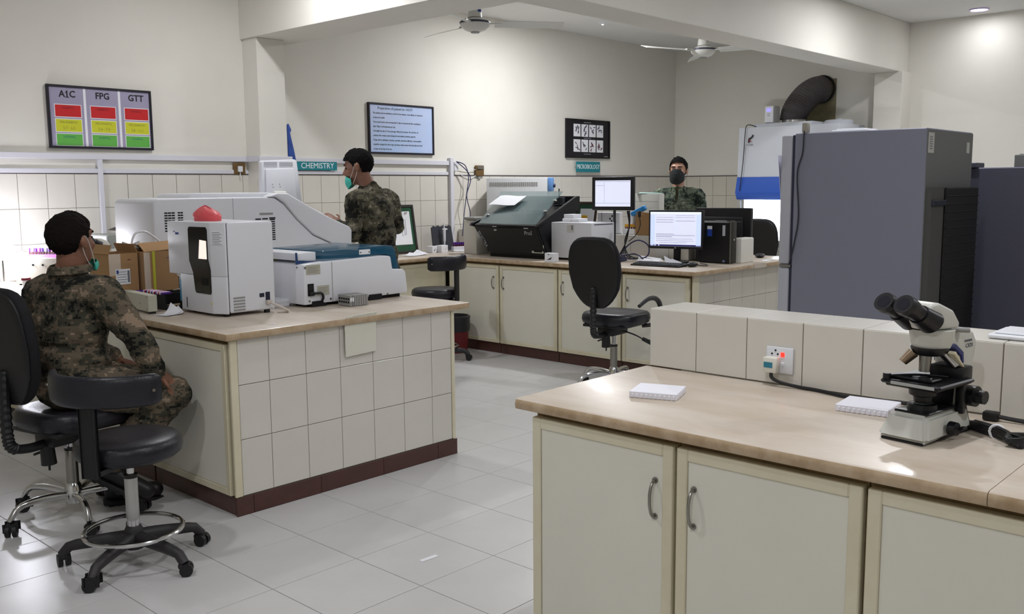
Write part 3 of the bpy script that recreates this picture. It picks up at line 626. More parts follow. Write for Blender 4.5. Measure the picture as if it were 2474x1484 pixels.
b = B(); b.cyl((-.142, .05, .16), (-.165, .05, .16), .022, n=16); b.obj('knob', BLACK, pn)
t = thing('printer', 'black printer with raised lid at the back wall behind the cartons', 'printer', (3.56, 6.98, T))
b = B(); b.bx(-.20, .26, -.2, .2, 0, .31, .012, 2); b.obj('body', BLACK, t)
b = B(); b.prism([(-.36, .345), (-.30, .365), (.28, .40), (.28, .37), (-.28, .335)], 'y', -.21, .21, .006, 2); b.obj('lid', BLACK, t); b = B(); b.bx(-.2, .24, .1, .19, .30, .37); b.obj('hinge', BLACK, t)

# ------------------------------------------------------------------ back-wall counter behind the standing man
t = thing('notice_board', 'dark framed green notice board leaning on the wall, paper pinned on it', 'board', (6.12, 7.10, T), 0)
LM = M.Rotation(-.16, 4, 'X')
def lb(): b = B(); b.T = LM; return b
b = lb(); 
for a in ((-.17, .17, 0, .026), (-.17, .17, .46, .486), (-.17, -.144, .026, .46), (.144, .17, .026, .46)): b.bx(a[0], a[1], -.012, .012, a[2], a[3], .003, 1)
b.obj('frame', mat('dark_wood', (44, 38, 36), .5), t)
b = lb(); b.bx(-.146, .146, -.004, .006, .024, .464); b.obj('felt', mat('green_felt', (40, 84, 58), .9, var=.2, vs=20), t)
b = lb(); b.bx(-.14, .11, -.0065, -.0045, .09, .42); sh = b.obj('pinned_sheet', PAPER, t)
for x in (-.01, .04, .02): b = lb(); b.bx(x, x+.004, -.0078, -.0064, .17+.4*abs(x), .34); b.obj('print_line', GINK, sh)
b = lb(); b.ball((.06, -.012, .405), (.02, .008, .008), 10); b.obj('clip', CHROME, t)
t = thing('carton_box', 'small white box with black swoosh prints beside the leaning green board', 'box', (6.40, 7.02, T), .1)
b = B(); b.bx(-.035, .035, -.04, .04, 0, .065, .002, 1); b.obj('box', PAPER, t); b = B(); b.prism([(-.02, .015), (.02, .045), (.0, .02)], 'y', -.0412, -.0398); b.obj('logo', INK, t)
t = thing('carton_box', 'pair-wide white paper box between the green board and purple tubes', 'box', (6.50, 6.98, T), .1)
b = B(); b.bx(-.05, .05, -.04, .04, 0, .07, .002, 1); b.obj('box', PAPER, t); b = B(); b.prism([(.0, .02), (.035, .05), (.012, .028)], 'y', -.0412, -.0398); b.obj('logo', INK, t)
t = thing('pipette_stand', 'dark grey plate holding one white pipette at the back wall', 'pipette', (6.68, 7.14, T), 0)
b = B(); b.T = M.Rotation(-.10, 4, 'X'); b.prism([(-.15, 0), (-.155, .24), (-.12, .262), (-.10, .25), (-.06, .262), (-.03, .25), (.02, .262), (.06, .25), (.10, .262), (.125, .245), (.15, 0)], 'y', -.006, .006, .002, 1); b.obj('plate', mat('slate_plastic', (52, 54, 62), .5), t)
b = B(); b.cyl((-.02, -.03, .10), (-.02, -.028, .235), .014, .016, 14); b.cyl((-.02, -.028, .235), (-.02, -.026, .29), .006, n=10); b.bx(-.045, .02, -.04, -.02, .215, .228, .004, 1); b.cyl((-.02, -.031, .03), (-.02, -.03, .10), .005, .011, 12); b.obj('pipette', WHITEP, t)
b = B(); b.bx(-.1, .1, -.05, .03, 0, .012, .003, 1); b.obj('base', mat('slate_plastic', (52, 54, 62), .5), t)
t = tube_rack('white rack of purple-capped blood tubes before the pipette plate', (6.73, 6.94, T), -.35, 8, 2, .022, WHITEP, PURP, h=.05)
b = B(); b.bx(-.10, .16, -.05, .05, 0, .012, .003, 1); b.obj('tray', WHITEP, t)
sheets('crumpled white and lilac papers on the counter beside the green board', (6.02, 6.86, T), .4, 4, .22, .14, curl=.05)
sheets('flat stack of thin grey papers right of the purple tubes', (6.98, 6.84, T), .1, 3, .2, .13, curl=.004, m=mat('greyish_paper', (196, 194, 188), .8))
t = thing('wall_cables', 'two dark looping cables hanging from the end of the wall trunking', 'cable', (7.0, 7.26, 1.79))
b = B(); b.tube(spline([(-.01, 0, 0), (.09, -.03, -.04), (.14, -.03, -.17), (.09, -.05, -.33), (.0, -.1, -.55), (-.07, -.14, -.78)], 7), .005, 6); b.obj('cable', mat('navy_cable', (36, 36, 80), .5), t)
b = B(); b.tube(spline([(0, 0, -.005), (.12, -.03, -.1), (.17, -.03, -.2), (.1, -.04, -.36), (.14, -.05, -.55), (.07, -.08, -.66), (-.02, -.12, -.79)], 7), .005, 6); b.obj('cable', mat('navy_cable', (36, 36, 80), .5), t)
b = B(); b.bx(-.02, .04, .02, .064, -.10, .0, .004, 1); b.obj('plug_box', TRUNK, t)
def jbox(label, x, z, s):
    t = thing('junction_box', label, 'socket', (x, YW-.009, z))
    b = B(); b.bx(-s, s, -.012, 0, -s*.85, s*.85, .003, 1); b.obj('back_plate', STAIN, t)
    b = B(); b.bx(-s*.35, s*.35, -.035, -.011, -s*.5, s*.35, .004, 1); b.obj('plug', WHITEP, t)
    b = B(); b.tube([(0, -.02, -s*.5), (0, -.02, -s*1.4)], .004, 6); b.obj('wire', WHITEP, t)
t = jbox('brown stained wall socket with white plug left of the pillar', 4.44, 1.694, .058)
t = thing('junction_box', 'brown stained wall socket right of the trunking end, with chrome latch', 'socket', (7.385, YW-.009, 1.70))
b = B(); b.bx(-.062, .062, -.025, 0, -.06, .055, .006, 2); b.obj('back_plate', STAIN, t); b = B(); b.bx(-.05, .05, -.04, -.024, .015, .045, .004, 1); b.obj('latch', STEEL, t)
b = B(); b.tube(spline([(-.06, -.015, .01), (-.2, -.012, .005), (-.38, -.01, .03)], 5), .003, 6); b.tube(spline([(-.05, -.015, -.05), (-.15, -.012, -.085), (-.3, -.01, -.04)], 5), .003, 6); b.obj('wire', WHITEP, t)
b = B(); b.bx(-.02, .02, -.015, 0, -.09, -.06); b.obj('gland', GREYP, t)

# ------------------------------------------------------------------ far counter, front side
t = thing('black_analyser', 'black bench analyser with slanted smoked glass cover and paper on it', 'analyser', (6.75, 5.80, T))
BLK = mat('black_enamel', (20, 21, 25), .4)
def yz(p, k): return p
# shell: front face leans outward towards the top and widens
b = WB(t)
fr = [(6.30, 6.34, 1.165), (6.30, 5.53, 1.165), (6.37, 5.46, .90), (6.37, 6.20, .90)]
bk = [(6.92, 6.50, 1.32), (6.92, 5.56, 1.38), (6.92, 5.54, .90), (6.92, 6.44, .90)]
fv = [b.b.verts.new(b.T @ V(p)) for p in fr]; bv = [b.b.verts.new(b.T @ V(p)) for p in bk]
b.b.faces.new(fv); b.b.faces.new(bv[::-1])
for k in range(4): b.b.faces.new((fv[k], bv[k], bv[(k+1) % 4], fv[(k+1) % 4]))
bmesh.ops.bevel(b.b, geom=list(b.b.edges), offset=.02, segments=3, affect='EDGES'); b.obj('body', BLK, t)
b = WB(t); b.bx(6.40, 6.84, 5.50, 6.20, T, .905); b.obj('base', DARK, t)
b = WB(t); b.prism([(6.31, 1.16), (6.33, 1.185), (6.88, 1.43), (6.92, 1.43), (6.92, 1.30), (6.4, 1.14)], 'y', 5.535, 5.565, .004, 1); b.prism([(6.31, 1.16), (6.33, 1.185), (6.88, 1.36), (6.92, 1.36), (6.92, 1.30), (6.4, 1.14)], 'y', 6.36, 6.39, .004, 1); b.bx(6.90, 6.93, 5.54, 6.48, 1.28, 1.43, .004, 1); b.obj('rim', BLK, t)
b = WB(t); b.grid(lambda u, v: (6.33+.49*v-.05*sin(pi*u)*(1-v), 6.28-.72*u+v*(.17-.07*u), 1.185+.29*v), 10, 4); g = b.obj('glass_cover', mat('smoked_glass', (120, 140, 142), .06, alpha=.5), t, solid=.006)
for y, x, z in ((6.26, 6.43, 1.245), (5.62, 6.66, 1.38), (5.60, 6.50, 1.285)): b = WB(t); b.ball((x, y, z+.012), (.018, .022, .012), 12); b.obj('knob', CHROME, g)
for y in (5.76, 5.88, 6.05): b = WB(t); b.bx(6.60, 6.66, y-.035, y+.035, 1.25, 1.31, .004, 1); b.cyl((6.63, y, 1.16), (6.63, y, 1.26), .008, n=8); b.obj('arm', GREYP, t)
b = WB(t); b.bx(6.45, 6.86, 5.58, 6.32, 1.20, 1.215); b.obj('deck', mat('deck_grey', (84, 92, 94), .5), t)
b = WB(t); b.cyl((6.84, 5.72, 1.3), (6.84, 5.72, 1.50), .006, n=8); b.bx(6.82, 6.86, 5.66, 5.79, 1.36, 1.42, .004, 1); b.obj('probe_arm', mat('arm_dark', (70, 74, 80), .5), t)
b = WB(t); b.bx(6.358, 6.366, 5.50, 5.64, .925, 1.0, .003, 1); d = b.obj('display_frame', mat('cream_bezel', (204, 206, 190), .5), t)
b = WB(t); b.bx(6.355, 6.3585, 5.515, 5.61, .935, .985); b.obj('display', DARK, d)
for y, w, z in ((6.05, .05, 1.158), (5.66, .05, 1.150)): b = WB(t); b.bx(6.300, 6.306, y-w/2, y+w/2, z-.004, z+.002); b.obj('badge', WHITEP, t)
b = WB(t); b.bx(6.306, 6.314, 6.03, 6.06, 1.118, 1.132); b.obj('badge', LGREYP, t)
text('lettering', 'SELECTRA', .052, LGREYP, t, rel(t, (6.331, 6.232, 1.035)), M(((.228, -.116, -.967), (-.455, -.893, 0), (-.863, .44, -.255))), 'CENTER', .72)
text('lettering', 'ProS', .05, LGREYP, t, rel(t, (6.311, 5.64, 1.105)), FX, 'CENTER')
b = B(); b.grid(lambda u, v: (.17*v-.085-.012*sin(pi*u), .17-.34*u+.0*v, .0+.085*v+.004*sin(6*u)), 8, 6)
o = b.obj('paper_sheet', PAPER, None, (6.60, 6.16, 1.352), solid=.0006, ang=60); tag(o, 'white paper sheet lying on the smoked glass cover', 'paper')
t = thing('side_module', 'white side panel box left of the black analyser', 'instrument', (6.62, 6.56, T))
b = B(); b.bx(-.12, .2, -.075, .10, 0, .33, .006, 2); b.obj('case', WHITEP2, t); b = B(); b.bx(-.16, .12, -.09, .06, .335, .36, .004, 1); b.obj('lid', GREYP, t); b = B(); b.bx(-.1, .18, -.07, .1, .325, .34); b.obj('seal', BLACK, t)
t = thing('white_module', 'white box-shaped instrument with grey slot right of the black analyser', 'instrument', (6.62, 5.22, T))
b = B(); b.bx(-.17, .16, -.19, .265, .02, .335, .006, 2); b.obj('case', WHITEP, t)
b = B(); b.bx(-.13, .13, -.1925, -.189, .315, .322); b.obj('slot', mat('slot_blue', (60, 62, 84), .5), t)
b = B(); b.bx(-.1725, -.169, 0, .08, .25, .315); lb_ = b.obj('sticker', mat('pale_sticker', (206, 204, 202), .6), t)
b = B(); b.bx(-.174, -.172, -.0+.015, .03, .27, .31); b.obj('print_block', GINK, lb_)
for x, y in ((-.14, -.15), (.13, -.15), (-.14, .22), (.13, .22)): b = B(); b.cyl((x, y, 0), (x, y, .022), .014, n=10); b.obj('foot', BLACK, t)
for i, (x, y, w, d, h, z, lb_) in enumerate([(6.62, 5.36, .07, .16, .030, T+.335, 'flat white carton lying on the white box-shaped instrument'), (6.66, 5.42, .06, .09, .036, T+.365, 'small white carton stacked on the flat one, top of the white instrument')]):
    t = thing('carton_box', lb_, 'box', (x, y, z), .05); b = B(); b.bx(-w, w, -d/2-.02, d/2, 0, h, .002, 1); b.obj('box', PAPER, t)
    if i == 0: b = B(); b.cyl((-w-.001, -.02, .012), (-w+.001, -.02, .012), .004, n=8); b.obj('mark', REDM, t)
t = thing('carton_box', 'small white box with black tick print at the front of the far worktop', 'box', (6.225, 5.29, T), 0)
b = B(); b.bx(-.03, .03, -.055, .055, 0, .078, .002, 1); b.obj('box', PAPER, t)
b = B(); b.prism([(.03, .02), (-.03, .045), (-.012, .022)], 'x', -.0312, -.0298); b.obj('logo', INK, t); b = B(); b.ball((-.03, .01, .066), (.002, .008, .004), 8); b.obj('mark', INK, t)
t = thing('drying_oven', 'white drying oven with vent row and blue corner, behind the black analyser', 'oven', (7.62, 6.90, T), .5)
b = B(); b.bx(-.20, .18, -.33, .34, .02, .745, .006, 2); b.obj('case', mat('oven_enamel', (214, 216, 218), .45), t)
for k in range(26): b = B(); y = .30-.0205*k; b.bx(-.2025, -.199, y-.008, y+.004, .66, .70); b.obj('vent_slot', GREYP, t)
b = B(); b.bx(-.205, -.13, -.385, -.33, .60, .745, .008, 2); o = b.obj('control_head', mat('sky_blue_enamel', (110, 156, 216), .4), t); o['label'] = 'sky blue control head'
b = B(); b.cyl((-.165, -.385, .66), (-.165, -.405, .66), .02, n=14); b.obj('dial', mat('navy_plug', (38, 44, 80), .5), t)
for y in (-.27, .28): b = B(); b.bx(-.15, .15, y-.03, y+.03, 0, .022); b.obj('foot', BLACK, t)
# touch monitor on a pole
def monitor(label, loc, rz, w, h, zc, bez, style, name='monitor'):
    """screen faces local -y"""
    t = thing(name, label, 'monitor', loc, rz)
    b = B(); b.bx(-w/2, w/2, -.022, .022, zc-h/2, zc+h/2, .012 if style == 'touch' else .006, 3); b.obj('casing', BLACK, t)
    b = B(); b.bx(-w/2+bez, w/2-bez, -.0235, -.021, zc-h/2+bez*(1 if style == 'touch' else 1.35), zc+h/2-bez); sc = b.obj('screen', SCR, t)
    return t, sc
t, sc = monitor('black touch monitor on a pole showing a white window, above cables', (6.86, 5.10, T), -pi/2+.30, .40, .30, .585, .034, 'touch')
def lines(sc, L, y=-.0242):
    for x0, x1, z0, z1, m in L:
        b = B(); b.bx(x0, x1, y-.0003, y, z0, z1); b.obj('screen_line', m, sc)
SL = mat('screen_grey', (140, 142, 176), .5, emit=.3); SB = mat('screen_blue', (186, 200, 244), .5, emit=.8); SN_ = mat('screen_navy', (30, 28, 96), .5, emit=.35)
lines(sc, [(-.165, .165, .690, .693, SL), (-.165, -.08, .655, .657, SL), (-.08, -.078, .50, .69, SL), (-.165, .165, .497, .499, SL)])
b = B(); b.cyl((0, .03, .0), (0, .03, .56), .013, n=12); b.lathe([(0, 0), (.10, 0), (.09, .012), (0, .016)], (0, .03, 0), 20); b.bx(-.03, .03, .01, .035, .50, .60); b.obj('pole', mat('dark_grey_metal', (64, 66, 70), .4, .5), t)
t = thing('cable_bundle', 'tangle of black and blue cables hanging below the touch monitor', 'cable', (6.93, 4.985, T))
b = B()
for k in range(5): b.tube(spline([(.01*k-.02, .0, .43), (.01-.012*k, -.01*k, .30), (-.03+.008*k, .01*k, .16), (-.08, .03-.02*k, .05), (-.12+.03*k, .04-.03*k, .008)], 6), .005, 6)
b.obj('black_cable', BLACK, t)
b = B(); b.tube(spline([(.0, -.12, .38), (.01, -.12, .30), (-.02, -.1, .22), (-.05, -.04, .16)], 6), .004, 6); b.bx(-.01, .012, -.13, -.108, .375, .43, .003, 1); b.obj('usb_cable', BLACK, t)
b = B(); b.tube(spline([(-.1, .05, .01), (-.03, -.03, .13), (0, -.12, .17), (0, -.22, .12), (-.03, -.22, .03), (-.1, -.1, .01), (-.12, .0, .03), (-.06, -.12, .05), (-.08, -.22, .012)], 8), .006, 6); b.obj('blue_cable', mat('navy_cable', (36, 36, 80), .5), t)
# things on the ledge of the far counter
ZL = 1.0765
t = thing('picture_frame', 'dark wooden framed leaflet behind the touch monitor', 'frame', (7.17, 5.68, ZL), -pi/2)
b = B(); b.T = M.Rotation(-.15, 4, 'X'); b.bx(-.13, .13, -.008, .008, 0, .30, .004, 1); b.obj('frame', mat('brown_wood', (64, 50, 40), .5), t)
b = B(); b.T = M.Rotation(-.15, 4, 'X'); b.bx(-.095, .11, -.011, -.007, .03, .27); b.obj('mount', mat('green_felt', (40, 84, 58), .9, var=.2, vs=20), t)
b = B(); b.T = M.Rotation(-.15, 4, 'X'); b.bx(-.06, .11, -.013, -.0105, .02, .23); sh = b.obj('leaflet', PAPER, t); b = B(); b.T = M.Rotation(-.15, 4, 'X'); b.bx(-.04, .03, -.0145, -.0125, .13, .165); b.obj('print_block', YELC, sh)
t = thing('socket_panel', 'white panel with black sockets and thin wires behind the touch monitor', 'socket', (7.15, 5.36, ZL), -pi/2)
b = B(); b.bx(-.13, .13, -.02, .03, 0, .20, .004, 1); b.obj('panel', WHITEP, t)
for x, z in ((.02, .14), (.045, .165), (.04, .12)): b = B(); b.bx(x-.008, x+.008, -.023, -.019, z-.009, z+.009, .002, 1); b.obj('socket_hole', BLACK, t)
b = B(); b.tube(spline([(-.08, -.02, .2), (-.06, -.04, .06), (.0, -.05, .02), (.08, -.05, .04), (.1, -.03, .12)], 6), .003, 6); b.obj('wire', GREYP, t)
tube_rack('white rack of yellow-capped tubes on the far ledge', (7.165, 5.13, ZL), -pi/2, 5, 2, .024, WHITEP, YELC, h=.05)
t = thing('barcode_scanner', 'sky blue barcode scanner tilted on a grey stand on the ledge', 'scanner', (7.18, 5.02, ZL))
b = B(); b.cyl((0, .07, 0), (0, .07, .17), .022, .016, 14); b.obj('stand', GREYP, t)
b = B(); b.T = M.Translation((0, .03, .215)) @ M.Rotation(.42, 4, 'X').inverted() @ M.Rotation(0, 4, 'Z'); b.box((0, 0, 0), (.045, .17, .045), .014, 3); o = b.obj('head', mat('sky_blue_plastic', (48, 146, 220), .35), t)
t = carton('plain brown cardboard box on the ledge behind the front monitor', (7.17, 4.87, ZL), .20, .27, .185, 0)
b = B(); b.grid(lambda u, v: (-.1+.03*sin(3*u), -.13+.26*u, .185+.02*v+.006*sin(9*u)), 6, 2); b.obj('flap', CARD, t, solid=.003)
t = thing('storage_box', 'pale grey storage cabinet behind the cardboard box on the far counter', 'box', (7.66, 5.26, T))
b = B(); b.bx(-.06, .03, -.15, .16, .0, .575, .005, 2); b.obj('case', mat('pale_grey_enamel', (196, 197, 190), .5), t); b = B(); b.bx(-.063, -.059, -.14, .15, .50, .503); b.obj('seam', GREYP, t)
sheets('pile of teal folders and papers lying on the pale grey storage cabinet', (7.645, 5.26, T+.575), 0, 3, .08, .24, cat='folder', curl=.012, name='folder_pile', m=mat('folder_teal', (150, 178, 172), .7))
# front computer
t, sc = monitor('black monitor with lit white form at the corner of the far counter', (6.76, 4.37, T), -pi/2+.24, .475, .325, .285, .016, 'hp')
lines(sc, [(-.221, .221, .42, .428, mat('screen_mint', (214, 240, 240), .5, emit=.9)), (-.221, -.18, .15, .41, SB), (.18, .221, .15, .41, SB), (-.17, -.02, .365, .368, SL), (-.17, -.02, .385, .387, SL), (.0, .17, .385, .387, SL), (.0, .17, .355, .358, SL), (.0, .17, .40, .402, SL), (-.17, -.02, .345, .348, SL), (-.17, -.01, .245, .248, SL), (-.17, .17, .235, .238, SL), (-.17, -.03, .222, .226, SL), (-.17, .15, .205, .207, SL), (-.17, .16, .19, .192, SL), (-.14, .1, .175, .177, SL), (.0, .003, .24, .41, SB), (-.221, .221, .145, .158, SN_)])
for k in range(3): b = B(); b.bx(-.21+.03*k, -.20+.03*k, -.0248, -.0242, .148, .156); b.obj('taskbar_icon', SCR, sc)
b = B(); b.cyl((0, -.0225, .1315), (0, -.0235, .1315), .0055, n=12); b.obj('logo', LGREYP, t)
b = B(); b.bx(-.03, .03, .02, .045, .02, .26, .006, 2); b.lathe([(0, 0), (.105, 0), (.10, .014), (.0, .018)], (0, .03, 0), 24); b.obj('stand', BLACK, t)
t = thing('keyboard', 'black computer keyboard before the front monitor', 'keyboard', (6.44, 4.33, T), -pi/2+.06)
b = B(); b.prism([(-.07, 0), (-.07, .012), (.075, .026), (.075, 0)], 'x', -.225, .225, .003, 1); b.obj('case', BLACK, t)
KM = B().box((0, 0, 0), (.0165, .0165, .006), .002, 1).mesh('key', mat('key_black', (34, 34, 36), .5))
for i in range(19):
    for j in range(5): o = newobj('key', KM, t, (-.2+.0222*i, -.05+.0225*j, .017+.0022*j), (.09, 0, 0))
t = thing('mouse', 'black computer mouse at the corner of the far worktop', 'mouse', (6.52, 4.06, T), -.3)
b = B(); b.ball((0, 0, .020), (.055, .032, .020), 16); b.obj('shell', BLACK, t); b = B(); b.tube(spline([(.05, 0, .012), (.12, -.03, .006), (.2, .05, .006), (.26, .2, .006)], 5), .003, 6); b.obj('cable', BLACK, t)
sheets('crumpled foil and white paper scraps under the front monitor', (6.60, 4.30, T), .6, 6, .11, .09, curl=.07)
sheets('large white paper sheets beside the front monitor stand', (6.86, 4.70, T), .3, 3, .22, .20, curl=.04)
t = thing('file_box', 'dark blue file box lying behind the keyboard', 'box', (6.62, 4.93, T), -1.3); b = B(); b.bx(-.11, .11, -.07, .07, 0, .035, .004, 1); b.obj('case', mat('navy_plastic', (34, 38, 72), .5), t); b = B(); b.bx(-.1, .1, -.06, .06, .035, .042, .002, 1); b.obj('lid', mat('navy_plastic', (34, 38, 72), .5), t)
t = thing('carton_box', 'grey-white small box beside the office chair back on the far worktop', 'box', (6.50, 5.00, T), .2); b = B(); b.bx(-.03, .03, -.04, .04, 0, .085, .002, 1); b.obj('box', PAPER, t); b = B(); b.prism([(.02, .02), (-.02, .05), (-.01, .03)], 'x', -.0315, -.0298); b.obj('logo', INK, t)
# computer towers
def tower(label, loc, grp=None, stick=False):
    t = thing('computer_tower', label, 'computer', loc, 0, grp)
    b = B(); b.bx(.004, .088, .0, .30, .006, .345, .004, 1); b.obj('case', BLACK, t)
    b = B(); b.bx(.0, .092, -.022, .0, .004, .35, .006, 2); fc = b.obj('front_bezel', mat('tower_bezel', (40, 38, 34), .4), t)
    b = B(); b.cyl((.05, -.022, .20), (.05, -.025, .20), .007, n=12); b.obj('power_button', LGREYP, fc)
    b = B(); b.bx(-.001, .003, -.02, -.012, .004, .348); b.obj('edge_trim', STEEL, t)
    for y in (.03, .25): b = B(); b.bx(.01, .08, y, y+.03, 0, .008); b.obj('foot', BLACK, t)
    if stick:
        b = B(); b.bx(.001, .005, .16, .205, .225, .285); b.obj('blue_sticker', mat('blue_sticker', (42, 74, 168), .5), t); b = B(); b.bx(.001, .005, .16, .205, .285, .312); b.obj('white_sticker', PAPER, t); b = B(); b.bx(.001, .005, .035, .06, .232, .32); b.obj('white_sticker', LGREYP, t); b = B(); b.bx(.001, .005, .035, .055, .012, .03); b.obj('maker_badge', mat('grey_blue_badge', (120, 130, 170), .5), t)
tower('black computer tower with blue and white stickers beside the front monitor', (6.955, 3.985, T), stick=True)
tower('middle black computer tower between the stickered one and the white box', (7.065, 4.07, T))
tower('black computer tower farthest right, behind the tall white box', (7.175, 4.12, T))
t = thing('white_stand_box', 'tall plain white box at the edge of the far worktop', 'box', (7.185, 3.98, T)); b = B(); b.bx(-.105, .105, -.045, .045, 0, .205, .004, 1); b.obj('box', WHITEP2, t); b = B(); b.bx(-.1, .1, -.04, .04, .204, .209, .002, 1); b.obj('lid', WHITEP2, t)
t, _ = monitor('black monitor seen from behind the computer towers', (7.52, 4.36, T), pi/2+.06, .54, .36, .27, .02, 'rear')
b = B(); b.bx(-.20, .20, .02, .045, .12, .37, .01, 2); b.bx(-.19, .19, .0455, .0475, .345, .352); b.bx(-.06, .06, .045, .06, .30, .34, .004, 1); b.obj('back_housing', mat('rear_plastic', (36, 36, 40), .5), t)
b = B(); b.bx(-.04, .04, .02, .05, .01, .16); b.bx(-.12, .12, -.08, .1, 0, .015, .004, 1); b.obj('stand', BLACK, t)
b = B(); b.bx(-.19, .19, .0455, .049, .325, .335); b.obj('grille', mat('grille_grey', (86, 86, 92), .5), t)
t = thing('mouse', 'black mouse near the white paper on the rear half of the far worktop', 'mouse', (7.75, 4.12, T), .4); b = B(); b.ball((0, 0, .02), (.08, .045, .02), 14); b.obj('shell', BLACK, t)
sheets('small white paper at the rear half of the far worktop', (7.47, 3.90, T), .2, 2, .12, .07, curl=.01)

# ------------------------------------------------------------------ cold storage and safety cabinet
FRG = mat('grey_fridge_steel', (132, 134, 150), .45, .3, bump=.06, bs=150)
FRB = mat('grey_fridge_back', (112, 113, 112), .5, .2, bump=.05, bs=120)
FRD = mat('fridge_door_edge', (176, 178, 186), .4)
t = thing('refrigerator', 'tall grey refrigerator with black coil panel, side on, behind the tiled ledge', 'refrigerator', (5.42, 2.15, 0))
b = WB(t); b.bx(5.07, 5.80, 1.77, 2.495, .06, 1.808, .004, 1); b.obj('cabinet', FRG, t)
b = WB(t); b.bx(5.075, 5.795, 1.766, 1.772, .07, 1.80); b.obj('back_plate', FRB, t)
for z0, z1 in ((.07, 1.045), (1.065, 1.80)): b = WB(t); b.bx(5.07, 5.80, 2.512, 2.578, z0, z1, .010, 2); b.obj('door', FRD, t)
b = WB(t); b.bx(5.08, 5.79, 2.494, 2.513, .07, 1.80); b.obj('door_seal', mat('seal_dark', (44, 46, 66), .6), t)
b = WB(t); b.bx(5.065, 5.10, 2.50, 2.57, 1.046, 1.064, .003, 1); b.obj('hinge', STEEL, t)
for x, y in ((5.1, 1.85), (5.77, 1.85), (5.1, 2.45), (5.77, 2.45)): b = WB(t); b.cyl((x, y, 0), (x, y, .07), .025, n=12); b.obj('foot', BLACK, t)
b = WB(t); b.bx(5.27, 5.80, 1.722, 1.738, .35, 1.50, .006, 1)
cp = b.obj('coil_panel', mat('coil_black', (14, 14, 14), .6), t)
b = WB(t)
for k in range(26): z = .38+.043*k; b.tube([(5.268, 1.720, z), (5.803, 1.720, z)], .003, 5)
o = b.obj('coil_wire', mat('coil_black', (14, 14, 14), .6), cp); o['kind'] = 'stuff'
b = WB(t); b.bx(5.03+.05, 5.27, 1.735, 1.766, .10, 1.50); b.obj('recess_plate', mat('recess_grey', (74, 74, 72), .6), t)
b = WB(t); b.bx(5.075, 5.27, 1.72, 1.735, 1.405, 1.435, .004, 1); b.obj('bracket', mat('bracket_blue', (50, 56, 66), .4, .4), t)
b = WB(t); b.bx(5.085, 5.165, 1.7635, 1.767, 1.68, 1.785); sk = b.obj('rating_label', mat('pale_label', (186, 186, 178), .6), t)
for k in range(6): b = WB(t); b.bx(5.10, 5.14, 1.7622, 1.7636, 1.70+.012*k, 1.705+.012*k); b.obj('print_line', GINK, sk)
b = WB(t); b.bx(5.69, 5.735, 1.7635, 1.767, 1.69, 1.75); b.obj('sticker', mat('pale_label', (186, 186, 178), .6), t)
t = thing('power_cable', 'dark cord with grey plug hanging down the side of the tall grey refrigerator', 'cord', (5.06, 2.44, 1.8))
b = WB(t); b.tube(spline([(5.12, 2.437, 1.83), (5.075, 2.436, 1.835), (5.060, 2.438, 1.80), (5.060, 2.443, 1.697), (5.060, 2.471, 1.582), (5.060, 2.456, 1.348), (5.060, 2.475, 1.2), (5.060, 2.505, 1.062)], 7), .0045, 6); b.obj('cable', mat('cord_dark', (40, 40, 52), .5), t)
b = WB(t); b.bx(5.06, 5.10, 2.42, 2.452, 1.81, 1.866, .005, 2); b.obj('plug', mat('plug_grey', (150, 146, 136), .5), t)
b = B(); b.grid(lambda u, v: (-.02+.10*u+.06*(1-v), .03*sin(u*2)+.004, -.33+.33*v), 6, 6)
o = b.obj('paper_sheet', mat('lilac_paper', (214, 212, 232), .7), None, (5.07, 2.582, 1.69), solid=.0006, ang=60); tag(o, 'curling lilac-white paper sheet taped on the door of the tall refrigerator', 'paper')
t = thing('white_tray', 'flat white tray lying on top of the tall grey refrigerator', 'tray', (5.36, 2.26, 1.808)); b = B(); b.bx(-.12, .12, -.1, .1, 0, .018, .004, 1); b.obj('tray', WHITEP, t); b = B(); b.bx(-.1, .1, -.08, .08, .018, .026, .003, 1); b.obj('rim', WHITEP, t)
t = thing('refrigerator', 'dark grey lower refrigerator at the right picture edge', 'refrigerator', (6.5, 1.6, 0))
FRG2 = mat('dark_fridge_steel', (84, 84, 98), .45, .3, bump=.06, bs=150)
b = WB(t); b.bx(6.12, 6.82, .9, 2.28, .05, 1.615, .006, 1); b.obj('cabinet', FRG2, t)
b = WB(t); b.bx(6.10, 6.25, 1.83, 2.0, 1.615, 1.645, .004, 1); b.obj('top_cap', FRG2, t)
b = WB(t); b.bx(6.13, 6.81, 2.28, 2.34, .07, 1.60, .008, 2); b.obj('door', FRG2, t)
b = WB(t); b.tube(spline([(6.115, 1.90, 1.70), (6.112, 1.89, 1.60), (6.112, 1.92, 1.2), (6.112, 1.90, .8)], 6), .005, 6); b.bx(6.10, 6.13, 1.885, 1.915, 1.645, 1.70, .004, 1); b.obj('mains_cable', mat('cord_dark', (40, 40, 52), .5), t)
for x, y in ((6.2, 1.0), (6.74, 1.0), (6.2, 2.2), (6.74, 2.2)): b = WB(t); b.cyl((x, y, 0), (x, y, .06), .025, n=12); b.obj('foot', BLACK, t)
t = thing('grey_box', 'small grey box on the dark lower refrigerator at the picture edge', 'box', (6.35, 1.62, 1.615)); b = B(); b.bx(-.1, .12, -.10, .045, 0, .075, .004, 1); b.obj('case', FRB, t); b = B(); b.bx(-.06, .08, -.08, .03, .075, .082, .003, 1); b.obj('lid', GREYP, t)
